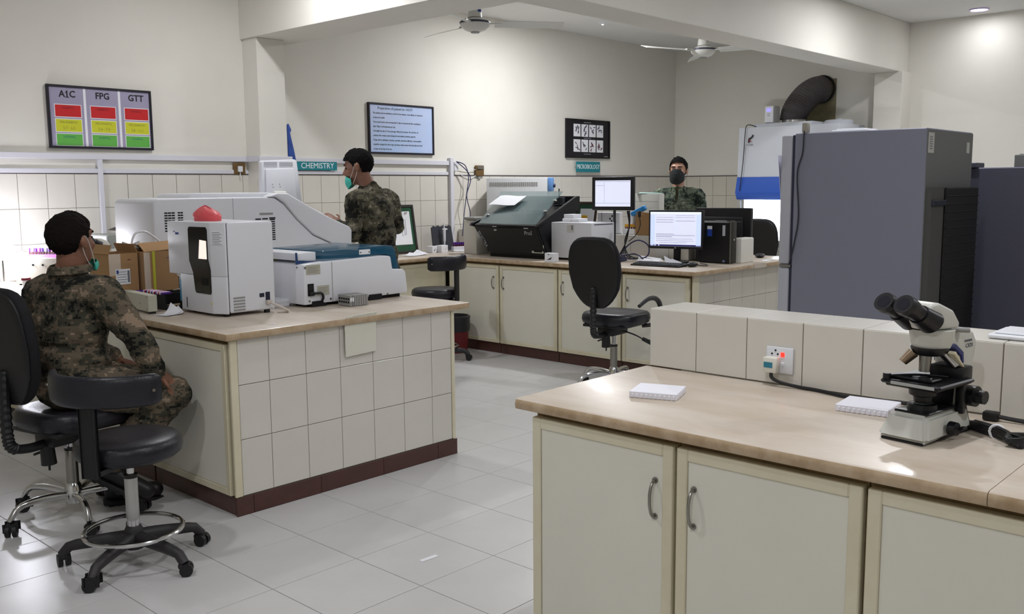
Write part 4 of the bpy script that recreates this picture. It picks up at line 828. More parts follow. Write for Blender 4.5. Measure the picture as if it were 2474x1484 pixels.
# biosafety cabinet
t = thing('safety_cabinet', 'white biosafety cabinet with blue sash band and lit work opening, at the right wall', 'cabinet', (10.8, 5.25, 0))
BSW = mat('cabinet_white_enamel', (208, 212, 220), .4)
b = WB(t); b.prism([(10.45, 1.615), (10.47, 2.215), (11.18, 2.215), (11.18, 1.40), (10.52, 1.40)], 'y', 4.62, 5.89, .008, 2); b.obj('upper_housing', BSW, t)
b = WB(t); b.prism([(10.54, 2.213), (10.58, 2.262), (11.15, 2.262), (11.18, 2.213)], 'y', 5.0, 5.74, .006, 2); b.obj('exhaust_housing', BSW, t)
b = WB(t); b.prism([(10.445, 1.618), (10.405, 1.43), (10.445, 1.345), (10.53, 1.345), (10.53, 1.618)], 'y', 4.62, 5.89, .005, 1); o = b.obj('sash_band', mat('cobalt_enamel', (48, 92, 190), .35), t); o['label'] = 'cobalt blue sash band'
b = WB(t); b.bx(11.10, 11.18, 4.66, 5.86, .80, 1.42); b.obj('back_liner', BSW, t)
for y in (4.62, 5.83): b = WB(t); b.bx(10.50, 11.10, y, y+.06, .80, 1.42); b.obj('side_wall', BSW, t)
b = WB(t); b.bx(10.47, 10.49, 5.80, 5.83, .86, 1.35); b.bx(10.47, 10.50, 5.85, 5.885, .86, 1.35); b.obj('sash_rail', CHROME, t)
b = WB(t); b.bx(10.43, 11.18, 4.62, 5.89, .76, .86, .006, 2); b.obj('work_surface', STEEL, t)
b = WB(t); b.cyl((10.70, 4.75, 1.385), (10.70, 5.75, 1.385), .016, n=12); b.obj('tube_lamp', mat('tube_glow', (240, 248, 255), .5, emit=25), t)
l = bpy.data.lights.new('lamp', 'AREA'); l.shape = 'RECTANGLE'; l.size = 1.0; l.size_y = .12; l.energy = 34; l.color = (.92, .98, 1); newobj('lamp', l, t, rel(t, (10.70, 5.25, 1.36)), (0, 0, pi/2))
for x, y in ((10.5, 4.7), (11.1, 4.7), (10.5, 5.82), (11.1, 5.82)): b = WB(t); b.bx(x-.03, x+.03, y-.03, y+.03, 0, .76, .003, 1); b.obj('leg', BSW, t)
b = WB(t); b.tube(spline([(10.449, 5.745, 2.03), (10.45, 5.74, 2.07), (10.45, 5.70, 2.10), (10.451, 5.69, 2.125)], 5), .008, 6); b.obj('logo', mat('logo_black', (40, 30, 34), .5), t)
b = WB(t); b.prism([(5.755, 2.03), (5.745, 2.09), (5.735, 2.065), (5.70, 2.035), (5.73, 2.05)], 'x', 10.447, 10.455); b.obj('logo', mat('logo_red', (150, 40, 50), .5), t)
text('lettering', 'MICROBIOLOGY'[:0]+'KOJAIR', .026, GINK, t, rel(t, (10.449, 5.73, 2.005)), FX, 'CENTER')
t = thing('power_cable', 'thin black cord hanging down the front of the white safety cabinet', 'cord', (10.44, 5.78, 2.2))
b = WB(t); b.tube(spline([(10.55, 5.70, 2.222), (10.50, 5.755, 2.245), (10.44, 5.776, 2.225), (10.43, 5.785, 2.1), (10.425, 5.80, 1.8), (10.395, 5.82, 1.45)], 6), .005, 6); b.obj('cable', BLACK, t)
t = thing('controller_box', 'white controller box with a violet display on top of the safety cabinet', 'controller', (10.64, 5.54, 2.262))
b = WB(t); b.bx(10.57, 10.725, 5.485, 5.60, 2.263, 2.465, .005, 1); b.obj('case', mat('controller_grey', (196, 196, 194), .5), t)
b = WB(t); b.bx(10.557, 10.572, 5.488, 5.597, 2.268, 2.461, .004, 1); fp = b.obj('front_panel', WHITEP, t)
b = WB(t); b.bx(10.554, 10.5575, 5.52, 5.57, 2.395, 2.435); b.obj('display', mat('violet_display', (150, 140, 250), .4, emit=.8), fp)
for z in (2.365, 2.345): b = WB(t); b.bx(10.5545, 10.5575, 5.525, 5.565, z, z+.005); b.obj('print_line', GINK, fp)
t = thing('exhaust_duct', 'fat dark grey corrugated exhaust duct from the safety cabinet into the wall', 'duct', (10.9, 5.38, 2.262))
path = spline([(10.90, 5.40, 2.29), (10.90, 5.39, 2.36), (10.93, 5.36, 2.46), (11.02, 5.30, 2.585), (11.13, 5.24, 2.66), (11.235, 5.20, 2.68)], 12)
b = WB(t); b.tube(path, [.158+(.006 if k % 2 else -.004) for k in range(len(path))], 20); b.obj('hose', mat('dark_duct', (98, 93, 94), .7, var=.3, vs=40), t)
b = WB(t); b.cyl((10.90, 5.40, 2.264), (10.90, 5.40, 2.30), .166, n=28); b.obj('collar', CHROME, t)
b = WB(t); b.tube(arc((11.24, 5.20, 2.68), .16, 0, 2*pi, 28, 'x')[:-1], .012, 8, closed=True); b.obj('wall_ring', BLACK, t)
b = WB(t); b.bx(11.255, 11.268, 5.03, 5.42, 2.23, 2.80); b.obj('wall_board', mat('stained_board', (146, 138, 108), .8, var=.35, vs=9), t)
t = thing('fan_cover', 'round white fan cover on top of the safety cabinet', 'cover', (10.9, 4.82, 2.218)); b = B(); b.lathe([(0, 0), (.165, 0), (.165, .04), (.15, .055), (0, .06)], n=28); b.obj('drum', BSW, t); b = B(); b.lathe([(.0, .06), (.03, .06), (.03, .075), (0, .078)], n=14); b.obj('cap', BSW, t)

# ------------------------------------------------------------------ framed posters and signs on the back wall
def poster(label, x0, x1, z0, z1, fm, bg, name='poster', fw_=.02):
    t = thing(name, label, 'poster', ((x0+x1)/2, YW, (z0+z1)/2))
    b = WB(t)
    for a in ((x0, x1, z0, z0+fw_), (x0, x1, z1-fw_, z1), (x0, x0+fw_, z0+fw_, z1-fw_), (x1-fw_, x1, z0+fw_, z1-fw_)): b.bx(a[0], a[1], YW-.028, YW-.001, a[2], a[3], .002, 1)
    b.obj('frame', fm, t)
    b = WB(t); b.bx(x0+fw_*.9, x1-fw_*.9, YW-.018, YW-.003, z0+fw_*.9, z1-fw_*.9); return t, b.obj('print', bg, t)
def TP(t, x, z, y=YW-.0185): return rel(t, (x, y, z))
FRM = mat('black_frame', (24, 22, 34), .4)
t, pr = poster('framed chart with A1C, FPG and GTT columns in red, yellow and green', 2.868, 3.672, 1.832, 2.298, FRM, mat('lilac_print', (164, 158, 184), .5, var=.12, vs=3), fw_=.017)
for x in (3.146, 3.413): b = WB(t); b.bx(x-.009, x+.009, YW-.0188, YW-.0178, 1.848, 2.281); b.obj('divider', PAPER, pr)
YEL = mat('yellow_print', (204, 206, 44), .5); GRN = mat('green_print', (96, 176, 74), .5); RTX = mat('dark_red_ink', (130, 24, 34), .6); GTX = mat('teal_ink', (60, 140, 110), .6); YTX = mat('olive_ink', (150, 150, 60), .6)
for c, (x, h, r) in enumerate(((3.018, 'A1C', '5.7 - 6.5'), (3.283, 'FPG', '5.6 - 7.0'), (3.547, 'GTT', '7.8 - 11.1'))):
    text('heading', h, .068, INK, pr, TP(t, x, 2.231), FY, 'CENTER', .95, bold=.0015)
    if c == 0: b = WB(t); b.bx(x-.014, x+.013, YW-.0192, YW-.0184, 2.2065, 2.212); b.prism([(x-.015, 2.243), (x-.001, 2.2565), (x-.001, 2.249), (x-.013, 2.238)], 'y', YW-.0192, YW-.0184); b.obj('heading_serif', INK, pr)
    for z0, z1, m, s1, s2, tm in ((2.066, 2.152, REDM, 'DIABETIC', '', RTX), (1.956, 2.046, YEL, 'PRE-DIABETIC', r, YTX), (1.853, 1.938, GRN, 'NORMAL', '', GTX)):
        b = WB(t); b.bx(x-.100, x+.100, YW-.0186, YW-.0178, z0-.005, z1+.005); b.obj('border', PAPER, pr)
        b = WB(t); b.bx(x-.095, x+.095, YW-.0192, YW-.0184, z0, z1); b.obj('cell', m, pr)
        text('lettering', s1, .024, tm, pr, TP(t, x, z1-.022, YW-.0194), FY, 'CENTER', .9)
        if s2: text('lettering', s2, .030, tm, pr, TP(t, x, z0+.026, YW-.0194), FY, 'CENTER', .9)
t, pr = poster('framed pale blue instruction sheet headed Preparation of patient', 5.868, 6.722, 1.852, 2.345, FRM, mat('pale_blue_print', (176, 202, 240), .45, var=.1, vs=2, rgb2=(196, 206, 238)), fw_=.018)
text('heading', 'Preparation of patient for OGTT', .034, INK, pr, TP(t, 5.985, 2.295), FY, 'LEFT')
for k, s in enumerate(['The patient must be ambulatory and free from disease, recent illness or trauma for', 'at least two weeks.', 'Test is performed in the morning after 3 days of unrestricted diet containing at', 'least 150g of carbohydrates per day.', 'Overnight fast also 8-14 hrs (average 10hrs) but between 7am and 9am, all', 'patients who remain seated during the test without smoking cigarette.', 'Drugs such as salicylates, diuretics, steroids, phenytoin (dilantin), contraceptives', 'should be stopped for three days and those which lowers the blood glucose level', 'at least on the day of the test.']):
    text('lettering', s, .0235, INK, pr, TP(t, 5.925, 2.247-.0433*k), FY, 'LEFT', .82)
t, pr = poster('black framed poster with eight white panels of dark shapes', 8.875, 9.745, 1.865, 2.335, mat('black_frame_gloss', (18, 16, 22), .3), mat('black_print', (22, 18, 26), .4), fw_=.016)
for r in range(2):
    for c in range(4):
        x, z = 9.085+.152*c, 2.20-.185*r
        b = WB(t); b.bx(x-.066, x+.066, YW-.0192, YW-.0178, z-.075, z+.075); pc = b.obj('panel', PAPER, pr)
        b = WB(t); rr = random.Random(10*r+c)
        for k in range(5):
            u, v = x+rr.uniform(-.04, .04), z+rr.uniform(-.05, .05); a = rr.uniform(0, 3)
            if r == 0 and c == 1: u, v, a = x+.02*sin(k*2), z-.05+.025*k, 1.2+.5*sin(k)
            dx, dz = .018*cos(a), .018*sin(a); b.tube([(u-dx, YW-.0195, v-dz), (u+dx, YW-.0195, v+dz)], .007 if (r == 0) == (c < 2) else .005, 6)
        b.obj('shapes', mat('shape_dark', (40, 24, 60) if c < 2 else (44, 44, 46), .6) if not (r and c > 1) else mat('shape_maroon', (90, 30, 50), .6), pc)
for z in (2.298, 2.108, 1.915): b = WB(t); b.bx(9.22, 9.36, YW-.0188, YW-.0178, z-.0025, z+.0025); b.obj('caption_line', LGREYP, pr)
b = WB(t); b.bx(9.63, 9.71, YW-.0188, YW-.0178, 1.888, 1.894); b.obj('caption_line', LGREYP, pr)
def sign(label, x0, x1, z0, z1, s, size, xt, al, sx):
    t = thing('wall_sign', label, 'sign', ((x0+x1)/2, YW-.03, (z0+z1)/2)); b = WB(t); b.bx(x0, x1, YW-.036, YW-.0305, z0, z1, .001, 1); b.obj('board', TEALS, t)
    b = WB(t); b.bx(x0+.02, x1-.02, YW-.032, YW-.001, (z0+z1)/2-.01, (z0+z1)/2+.01); b.obj('mount', GREYP, t)
    text('lettering', s, size, mat('white_lettering', (240, 244, 246), .5), t, rel(t, (xt, YW-.0365, (z0+z1)/2)), FY, al, sx)
sign('long teal sign reading CHEMISTRY under the wall trunking', 4.90, 5.465, 1.686, 1.764, 'CHEMISTRY', .072, 5.43, 'RIGHT', .98)
sign('teal sign reading MICROBIOLOGY under the black poster', 9.05, 9.525, 1.695, 1.822, 'MICROBIOLOGY', .078, 9.287, 'CENTER', .78)

# ------------------------------------------------------------------ ceiling fans
FANW = mat('fan_white_enamel', (214, 214, 208), .4)
def fan(label, x, y, z, angs, R_=.77):
    t = thing('ceiling_fan', label, 'ceiling fan', (x, y, z))
    b = B(); b.lathe([(0, -.075), (.05, -.075), (.09, -.06), (.125, -.03), (.13, -.012), (.13, .0), (.10, .02), (.05, .045), (.0, .05)], n=32); b.obj('motor_housing', FANW, t)
    b = B(); b.lathe([(.131, -.008), (.134, -.004), (.134, .006), (.131, .01)], n=32); b.obj('trim_ring', mat('navy_trim', (60, 62, 80), .4), t)
    b = B(); b.lathe([(0, -.085), (.035, -.085), (.04, -.074), (0, -.07)], n=16); b.obj('bottom_cap', GREYP, t)
    b = B(); b.lathe([(0, .045), (.062, .045), (.056, .10), (.035, .17), (.02, .18), (0, .18)], n=20); c = b.obj('canopy', FANW, t); b = B(); b.bx(-.02, .02, -.06, -.05, .085, .11, .004, 1); b.obj('badge', BLUEINK, c)
    b = B(); b.cyl((0, 0, .17), (0, 0, ZC-z), .012, n=12); b.lathe([(0, ZC-z-.06), (.05, ZC-z-.04), (.055, ZC-z), (0, ZC-z)], n=18); b.obj('down_rod', FANW, t)
    for a in angs:
        b = B(); b.T = M.Rotation(a, 4, 'Z'); tw = -.10
        b.grid(lambda u, v: (.17+u*(R_-.17), (v-.5)*(.085+.05*sin(pi*min(1, u*1.1))*.8+.02*u), -.012+(v-.5)*tw*.34), 10, 4); bl = b.obj('blade', FANW, t, solid=.003)
        b = B(); b.T = M.Rotation(a, 4, 'Z'); b.bx(.10, .23, -.02, .02, -.010, -.002, .003, 1); b.obj('blade_bracket', FANW, bl)
def cdir(deg): a = R(deg); v = rt*cos(a)+fw*sin(a); return math.atan2(v.y, v.x)
fan('nearer white ceiling fan hanging by the beam corner', 5.93, 5.90, 2.925, [cdir(6), cdir(126), cdir(248)])
fan('farther white ceiling fan with conical canopy, near the right wall', 8.9, 5.45, 2.945, [cdir(-152), cdir(-32), cdir(88)])
t = thing('smoke_detector', 'tiny white round fitting on the ceiling between the two fans', 'detector', (8.68, 6.62, ZC)); b = B(); b.lathe([(0, -.03), (.02, -.03), (.045, -.012), (.05, 0), (0, 0)], n=18); b.obj('body', WHITEP, t); b = B(); b.ball((0, 0, -.03), (.014, .014, .008), 10); b.obj('lens', mat('lens_glow', (250, 250, 255), .3, emit=3), t)

# ------------------------------------------------------------------ right-hand counter: microscope etc.
MSW = mat('microscope_white', (206, 206, 198), .4); RUB = mat('eyepiece_rubber', (26, 26, 30), .4); MBK = mat('microscope_black', (20, 20, 24), .35)
def microscope(label, loc, rz, sc=1):
    t = thing('microscope', label, 'microscope', loc, rz); t.scale = (sc, sc, sc*.885)
    b = B(); # base, user side towards -x
    lo = [(-.142, -.072), (.125, -.058), (.125, .058), (-.142, .072)]; hi = [(-.105, -.05), (.115, -.045), (.115, .045), (-.105, .05)]
    A = [b.b.verts.new((x, y, .006)) for x, y in lo]; C = [b.b.verts.new((x, y, .078)) for x, y in hi]
    b.b.faces.new(A[::-1]); b.b.faces.new(C)
    for k in range(4): b.b.faces.new((A[k], A[(k+1) % 4], C[(k+1) % 4], C[k]))
    bmesh.ops.bevel(b.b, geom=list(b.b.edges), offset=.012, segments=3, affect='EDGES'); b.obj('base', MSW, t)
    b = B(); b.bx(-.134, .12, -.057, .057, 0, .008, .003, 1); b.obj('base_pad', MBK, t)
    b = B(); b.bx(-.095, .06, -.045, .045, .076, .084, .003, 1); b.lathe([(0, .084), (.038, .084), (.036, .098), (.03, .100), (0, .100)], (-.035, 0, 0), 24); b.obj('field_lens', MBK, t); b = B(); b.lathe([(0, .1005), (.026, .1005), (0, .102)], (-.035, 0, 0), 20); b.obj('lens_glass', mat('lens_glass', (150, 154, 160), .1), t)
    arm = [(.062, .06), (.120, .06), (.135, .15), (.165, .22), (.172, .262), (.150, .296), (.10, .310), (.02, .305), (.0, .295), (.0, .268), (.04, .262), (.075, .235), (.085, .19), (.07, .15)]
    b = B(); b.prism(arm, 'y', -.036, .036, .010, 3); b.obj('arm', MSW, t)
    b = B(); b.prism([(.0, .262), (.045, .255), (.082, .228), (.088, .20), (.10, .205), (.095, .24), (.05, .27), (.0, .272)], 'y', -.0385, .0385, .003, 1); b.obj('blue_trim', mat('deep_blue_trim', (30, 40, 110), .35), t)
    b = B(); b.lathe([(0, .262), (.046, .262), (.05, .275), (.054, .30), (.056, .315), (0, .318)], (-.005, 0, 0), 28); b.obj('head_base', MSW, t)
    b = B(); b.cyl((.045, -.03, .311), (.075, -.058, .309), .008, n=10); b.obj('clamp_screw', GREYP, t)
    hd = [(-.062, .318), (.048, .318), (.050, .335), (.025, .372), (-.03, .398), (-.055, .395), (-.085, .348)]
    b = B(); b.T = M.Rotation(-.22, 4, 'Z'); b.prism(hd, 'y', -.042, .042, .016, 3); b.obj('binocular_head', MSW, t)
    HR = M.Rotation(-.22, 3, 'Z')
    for s in (-1, 1):
        d = HR @ V((-.84, 0, .50)).normalized(); p = HR @ V((-.052, s*.031, .345))
        b = B(); b.cyl(p-d*.01, p+d*.045, .034, .028, 24); b.cyl(p+d*.04, p+d*.075, .0245, n=22); ey = b.obj('eyepiece_tube', MBK, t)
        b = B(); b.cyl(p+d*.07, p+d*.095, .026, .030, 24); b.cyl(p+d*.095, p+d*.110, .030, .028, 24); b.obj('eyecup', RUB, ey)
        b = B(); b.cyl(p+d*.109, p+d*.1108, .018, n=20); b.obj('eye_lens', mat('eye_glass', (30, 30, 40), .05, spec=.6), ey)
    b = B(); b.lathe([(0, .236), (.036, .240), (.045, .255), (.047, .264), (0, .264)], (-.012, 0, 0), 26); nz = b.obj('nosepiece', MBK, t)
    b = B(); b.cyl((-.03, 0, .248), (-.034, 0, .192), .0155, .014, 18); b.obj('objective', STEEL, t)
    b = B(); b.cyl((.012, -.028, .245), (.028, -.05, .208), .016, .012, 16); b.obj('objective', CHROME, t)
    b = B(); b.cyl((-.036, .03, .245), (-.052, .05, .215), .016, .012, 16); b.obj('objective', mat('bronze_objective', (150, 130, 108), .35, .8), t)
    b = B(); b.prism([(-.01, .250), (.045, .20), (.055, .20), (.0, .257)], 'y', -.064, -.045, .002, 1); b.obj('lever', mat('cream_lever', (216, 208, 180), .5), t)
    b = B(); b.bx(-.115, .065, -.085, .075, .160, .172, .004, 1); b.bx(-.10, .05, -.07, .07, .150, .162, .004, 1); st = b.obj('stage', MBK, t)
    b = B(); b.bx(-.1165, -.1145, -.07, .045, .1605, .1695); b.obj('stage_scale', mat('scale_silver', (176, 178, 176), .4), st)
    b = B(); b.bx(-.09, -.035, -.05, .07, .172, .181, .003, 1); b.tube(spline([(-.09, .06, .178), (-.06, .0, .186), (-.01, -.05, .18)], 5), .004, 6); b.cyl((-.105, .062, .172), (-.105, .062, .188), .010, n=12); b.obj('slide_clip', MBK, t)
    b = B(); b.lathe([(0, .104), (.022, .104), (.024, .12), (.034, .125), (.036, .15), (0, .152)], (-.035, 0, 0), 22); b.bx(-.04, .07, -.02, .02, .12, .145); b.obj('condenser', MBK, t)
    b = B(); b.bx(.03, .085, -.07, .02, .15, .205, .006, 2); b.obj('stage_mount', MBK, t)
    b = B(); b.bx(.045, .075, -.03, .03, .08, .16); b.obj('rack_block', MBK, t)
    for s in (-1, 1): b = B(); b.cyl((.108, s*.035, .108), (.108, s*.072, .108), .031, n=24); b.cyl((.108, s*.072, .108), (.108, s*.094, .108), .02, n=20); b.obj('focus_knob', MBK, t)
    b = B(); b.bx(.058, .078, -.06, -.038, .06, .15, .004, 2); b.obj('slide_handle', MBK, t)
    b = B(); b.cyl((-.02, -.068, .035), (-.02, -.086, .036), .021, .019, 18); b.bx(-.012, .012, -.098, -.084, .032, .040, .002, 1); b.obj('brightness_knob', MBK, t)
    text('lettering', 'OLYMPUS', .0095, GINK, t, (.098, -.0368, .270), FY, 'LEFT'); text('lettering', 'CX21', .017, GINK, t, (.105, -.0368, .255), FY, 'LEFT')
    return t
microscope('white and black binocular microscope on the right-hand marble worktop', (2.505, .836, T), -.15)
microscope('small white microscope half hidden by the seated man\'s face', (2.88, 6.57, T), .5, .9)
def slide_tray(label, loc, rz):
    t = thing('slide_tray', label, 'tray', loc, rz, 'white slide trays on the marble worktop'); b = B(); b.bx(-.0745, .0745, -.066, .066, 0, .021, .002, 1); b.obj('tray', mat('tray_white', (240, 240, 250), .4), t)
    for k in range(10): b = B(); b.bx(-.067+.0143*k, -.060+.0143*k, -.0685, -.0655, .002, .014, .001, 1); b.obj('rib', mat('tray_white', (240, 240, 250), .4), t)
    for k in range(4): b = B(); b.bx(.0742, .0757, -.05+.026*k, -.036+.026*k, .003, .015); b.obj('rib', mat('tray_white', (240, 240, 250), .4), t)
slide_tray('white slide tray lying alone nearer the worktop\'s open corner', (2.428, 1.628, T), R(-70))
slide_tray('white slide tray lying beside the microscope, black cable behind it', (2.662, 1.058, T), R(-84))
t = thing('wall_socket', 'white double socket with glowing red switch and plug in the tiled ledge', 'socket', (2.813, 1.412, .953))
b = B(); b.bx(-.008, 0, -.047, .047, -.043, .043, .003, 2); b.obj('face_plate', WHITEP, t)
b = B(); b.bx(-.011, -.006, -.018, -.004, .012, .027, .002, 1); b.obj('lit_switch', mat('red_neon', (255, 40, 30), .4, emit=2.2), t)
b = B(); b.bx(-.011, -.006, -.018, -.006, -.018, -.006, .002, 1); b.obj('switch', WHITEP, t)
for y, z in ((.014, .032), (.026, .020), (.006, .020)): b = B(); b.cyl((-.007, y, z), (-.0095, y, z), .0032, n=8); b.obj('pin_hole', BLACK, t)
b = B(); b.bx(-.040, -.007, -.004, .044, -.040, .012, .006, 2); pg = b.obj('plug', mat('cream_plug', (226, 224, 214), .45), t); b = B(); b.bx(-.0415, -.0395, .008, .038, -.022, -.004); b.obj('plug_label', mat('teal_label', (50, 126, 150), .5), pg)
t = thing('power_cable', 'black cord running from the ledge socket along the worktop to the slide tray', 'cord', (2.78, 1.41, T))
b = WB(t); b.tube(spline([(2.783, 1.425, .925), (2.778, 1.424, .900), (2.783, 1.39, .885), (2.792, 1.33, .877), (2.79, 1.28, .8765), (2.775, 1.22, .8765), (2.762, 1.17, .8765), (2.775, 1.08, .8765), (2.79, 1.0, .8765), (2.79, .92, .8765)], 6), .006, 8); b.obj('cable', BLACK, t)
t = thing('power_cable', 'black appliance plug with a cord leaving the picture, behind the microscope', 'cord', (2.76, .74, T))
b = WB(t); b.bx(2.745, 2.775, .735, .775, .871, .896, .005, 2); b.obj('connector', BLACK, t); b = WB(t); b.tube(spline([(2.76, .74, .884), (2.765, .70, .88), (2.765, .62, .8765), (2.74, .5, .8765)], 6), .006, 8); b.obj('cable', BLACK, t)
t = thing('power_cable', 'bundled black microscope cord with white tie at the picture edge', 'cord', (2.60, .70, T))
b = WB(t)
for k in range(4): b.tube(spline([(2.625, .775, .876+.004*k), (2.585, .73, .878+.007*k), (2.555, .67, .8765+.006*k), (2.525, .615, .8765+.005*k), (2.50, .618+.01*k, .8765+.004*k), (2.53, .65, .884+.005*k), (2.575, .70, .884+.005*k), (2.62, .755, .882+.004*k)], 5), .0055, 6)
b.obj('coil', BLACK, t)
b = WB(t); b.tube(spline([(2.66, .80, .96), (2.655, .79, .91), (2.64, .775, .88), (2.63, .76, .8765)], 5), .004, 6); b.tube(spline([(2.60, .68, .8765), (2.64, .62, .8765), (2.66, .5, .8765)], 5), .0055, 6); b.obj('cable', BLACK, t)
b = WB(t); b.tube(arc((2.565, .685, .888), .018, 0, 2*pi, 14, 'x')[:-1], .004, 6, closed=True); b.obj('tie', PAPER, t)
t = thing('styrofoam_tray', 'flat white tray on the tiled ledge at the right picture edge', 'tray', (2.95, .72, 1.0835)); b = B(); b.bx(-.09, .085, -.14, .085, 0, .013, .004, 1); b.obj('tray', WHITEP, t); b = B(); b.bx(-.075, .07, -.12, .07, .013, .018, .002, 1); b.obj('lid', WHITEP, t)
# ------------------------------------------------------------------ floor things
t = thing('waste_bin', 'dark red waste bin with a black liner beyond the island', 'bin', (5.99, 6.26, 0))
b = B(); b.lathe([(0, 0), (.105, 0), (.125, .27), (.128, .29), (.11, .29), (.10, .02), (0, .02)], n=24); b.obj('bucket', mat('maroon_plastic', (112, 30, 34), .5), t)
b = B(); b.lathe([(.13, .20), (.134, .24), (.132, .31), (.138, .335), (.12, .345), (.112, .30), (.11, .2)], n=24); b.obj('bin_liner', mat('bag_black', (34, 36, 40), .35, bump=.4, bs=30), t)
sheets('tiny white paper strip on the floor tiles in front of the island', (2.49, 2.80, .0), .4, 1, .085, .022, curl=.002)

# ------------------------------------------------------------------ chairs and stools
def sup(a, p):  # superellipse point
    c, s = cos(a), sin(a); return (abs(c)**(2/p)*(1 if c >= 0 else -1), abs(s)**(2/p)*(1 if s >= 0 else -1))
def pad(b, w, d, t, p=3.2, top=.0, n=28, shape=None):
    """upholstered slab: superellipse w (local y) by d (local x), thickness t, rounded rims, base z=0"""
    prof = [(.0, 0), (.86, 0), (.96, t*.15), (1, t*.45), (.985, t*.75), (.93, t*.94), (.80, t), (.45, t-top), (0, t-top*1.3)]
    rings = []
    for r, z in prof:
        ring = []
        for k in range(n if r > 0 else 1):
            x, y = sup(2*pi*k/n, p); x, y = x*d/2*r, y*w/2*r
            if shape: x, y = shape(x, y)
            ring.append(b.b.verts.new(b.T @ V((x, y, z))))
        rings.append(ring)
    for A, C in zip(rings, rings[1:]):
        for k in range(n):
            vs = []
            for v in (A[k % len(A)], A[(k+1) % len(A)], C[(k+1) % len(C)], C[k % len(C)]):
                if v not in vs: vs.append(v)
            if len(vs) > 2: b.b.faces.new(vs)
    return b
def caster(parent, x, y, a, z, m=BLACK):
    b = B(); b.T = M.Translation((x, y, 0)) @ M.Rotation(a, 4, 'Z')
    for s in (-1, 1): b.cyl((.012, s*.006, .026), (.012, s*.024, .026), .026, n=18)
    b.box((.004, 0, .042), (.046, .046, .022), .009, 2); b.cyl((0, 0, .045), (0, 0, z), .008, n=8)
    return b.obj('caster', m, parent)
def base5(t, angs, r, chrome, hub):
    for k, a in enumerate(angs):
        b = B(); b.T = M.Rotation(a, 4, 'Z'); n = 9; pts = []; rw = []
        for i in range(n+1):
            u = i/n; x = .03+(r-.03)*u
            z = (hub-.01+.02*sin(pi*u*.8)-(.018*u**2)-.045*max(0, u-.86)/.14) if chrome else (hub-.005-.03*u**1.6-.03*max(0, u-.88)/.12)
            pts.append((x, 0, z)); rw.append((.019-.006*u) if chrome else (.030-.010*u))
        # oval section: wider than tall
        S_ = M.Diagonal((1, .95, 1, 1)); b.T = b.T @ S_
        b.tube(pts, rw, 10); b.obj('base_leg', CHROME if chrome else NYLON, t, ang=60)
        caster(t, (r-.008)*cos(a), (r-.008)*sin(a), a+random.uniform(-1.4, 1.4), hub-.05)
    b = B(); b.lathe([(0, hub-.05), (.036, hub-.05), (.042, hub-.02), (.036, hub+.03), (.028, hub+.045), (0, hub+.045)], n=22); b.obj('hub', CHROME if chrome else NYLON, t)
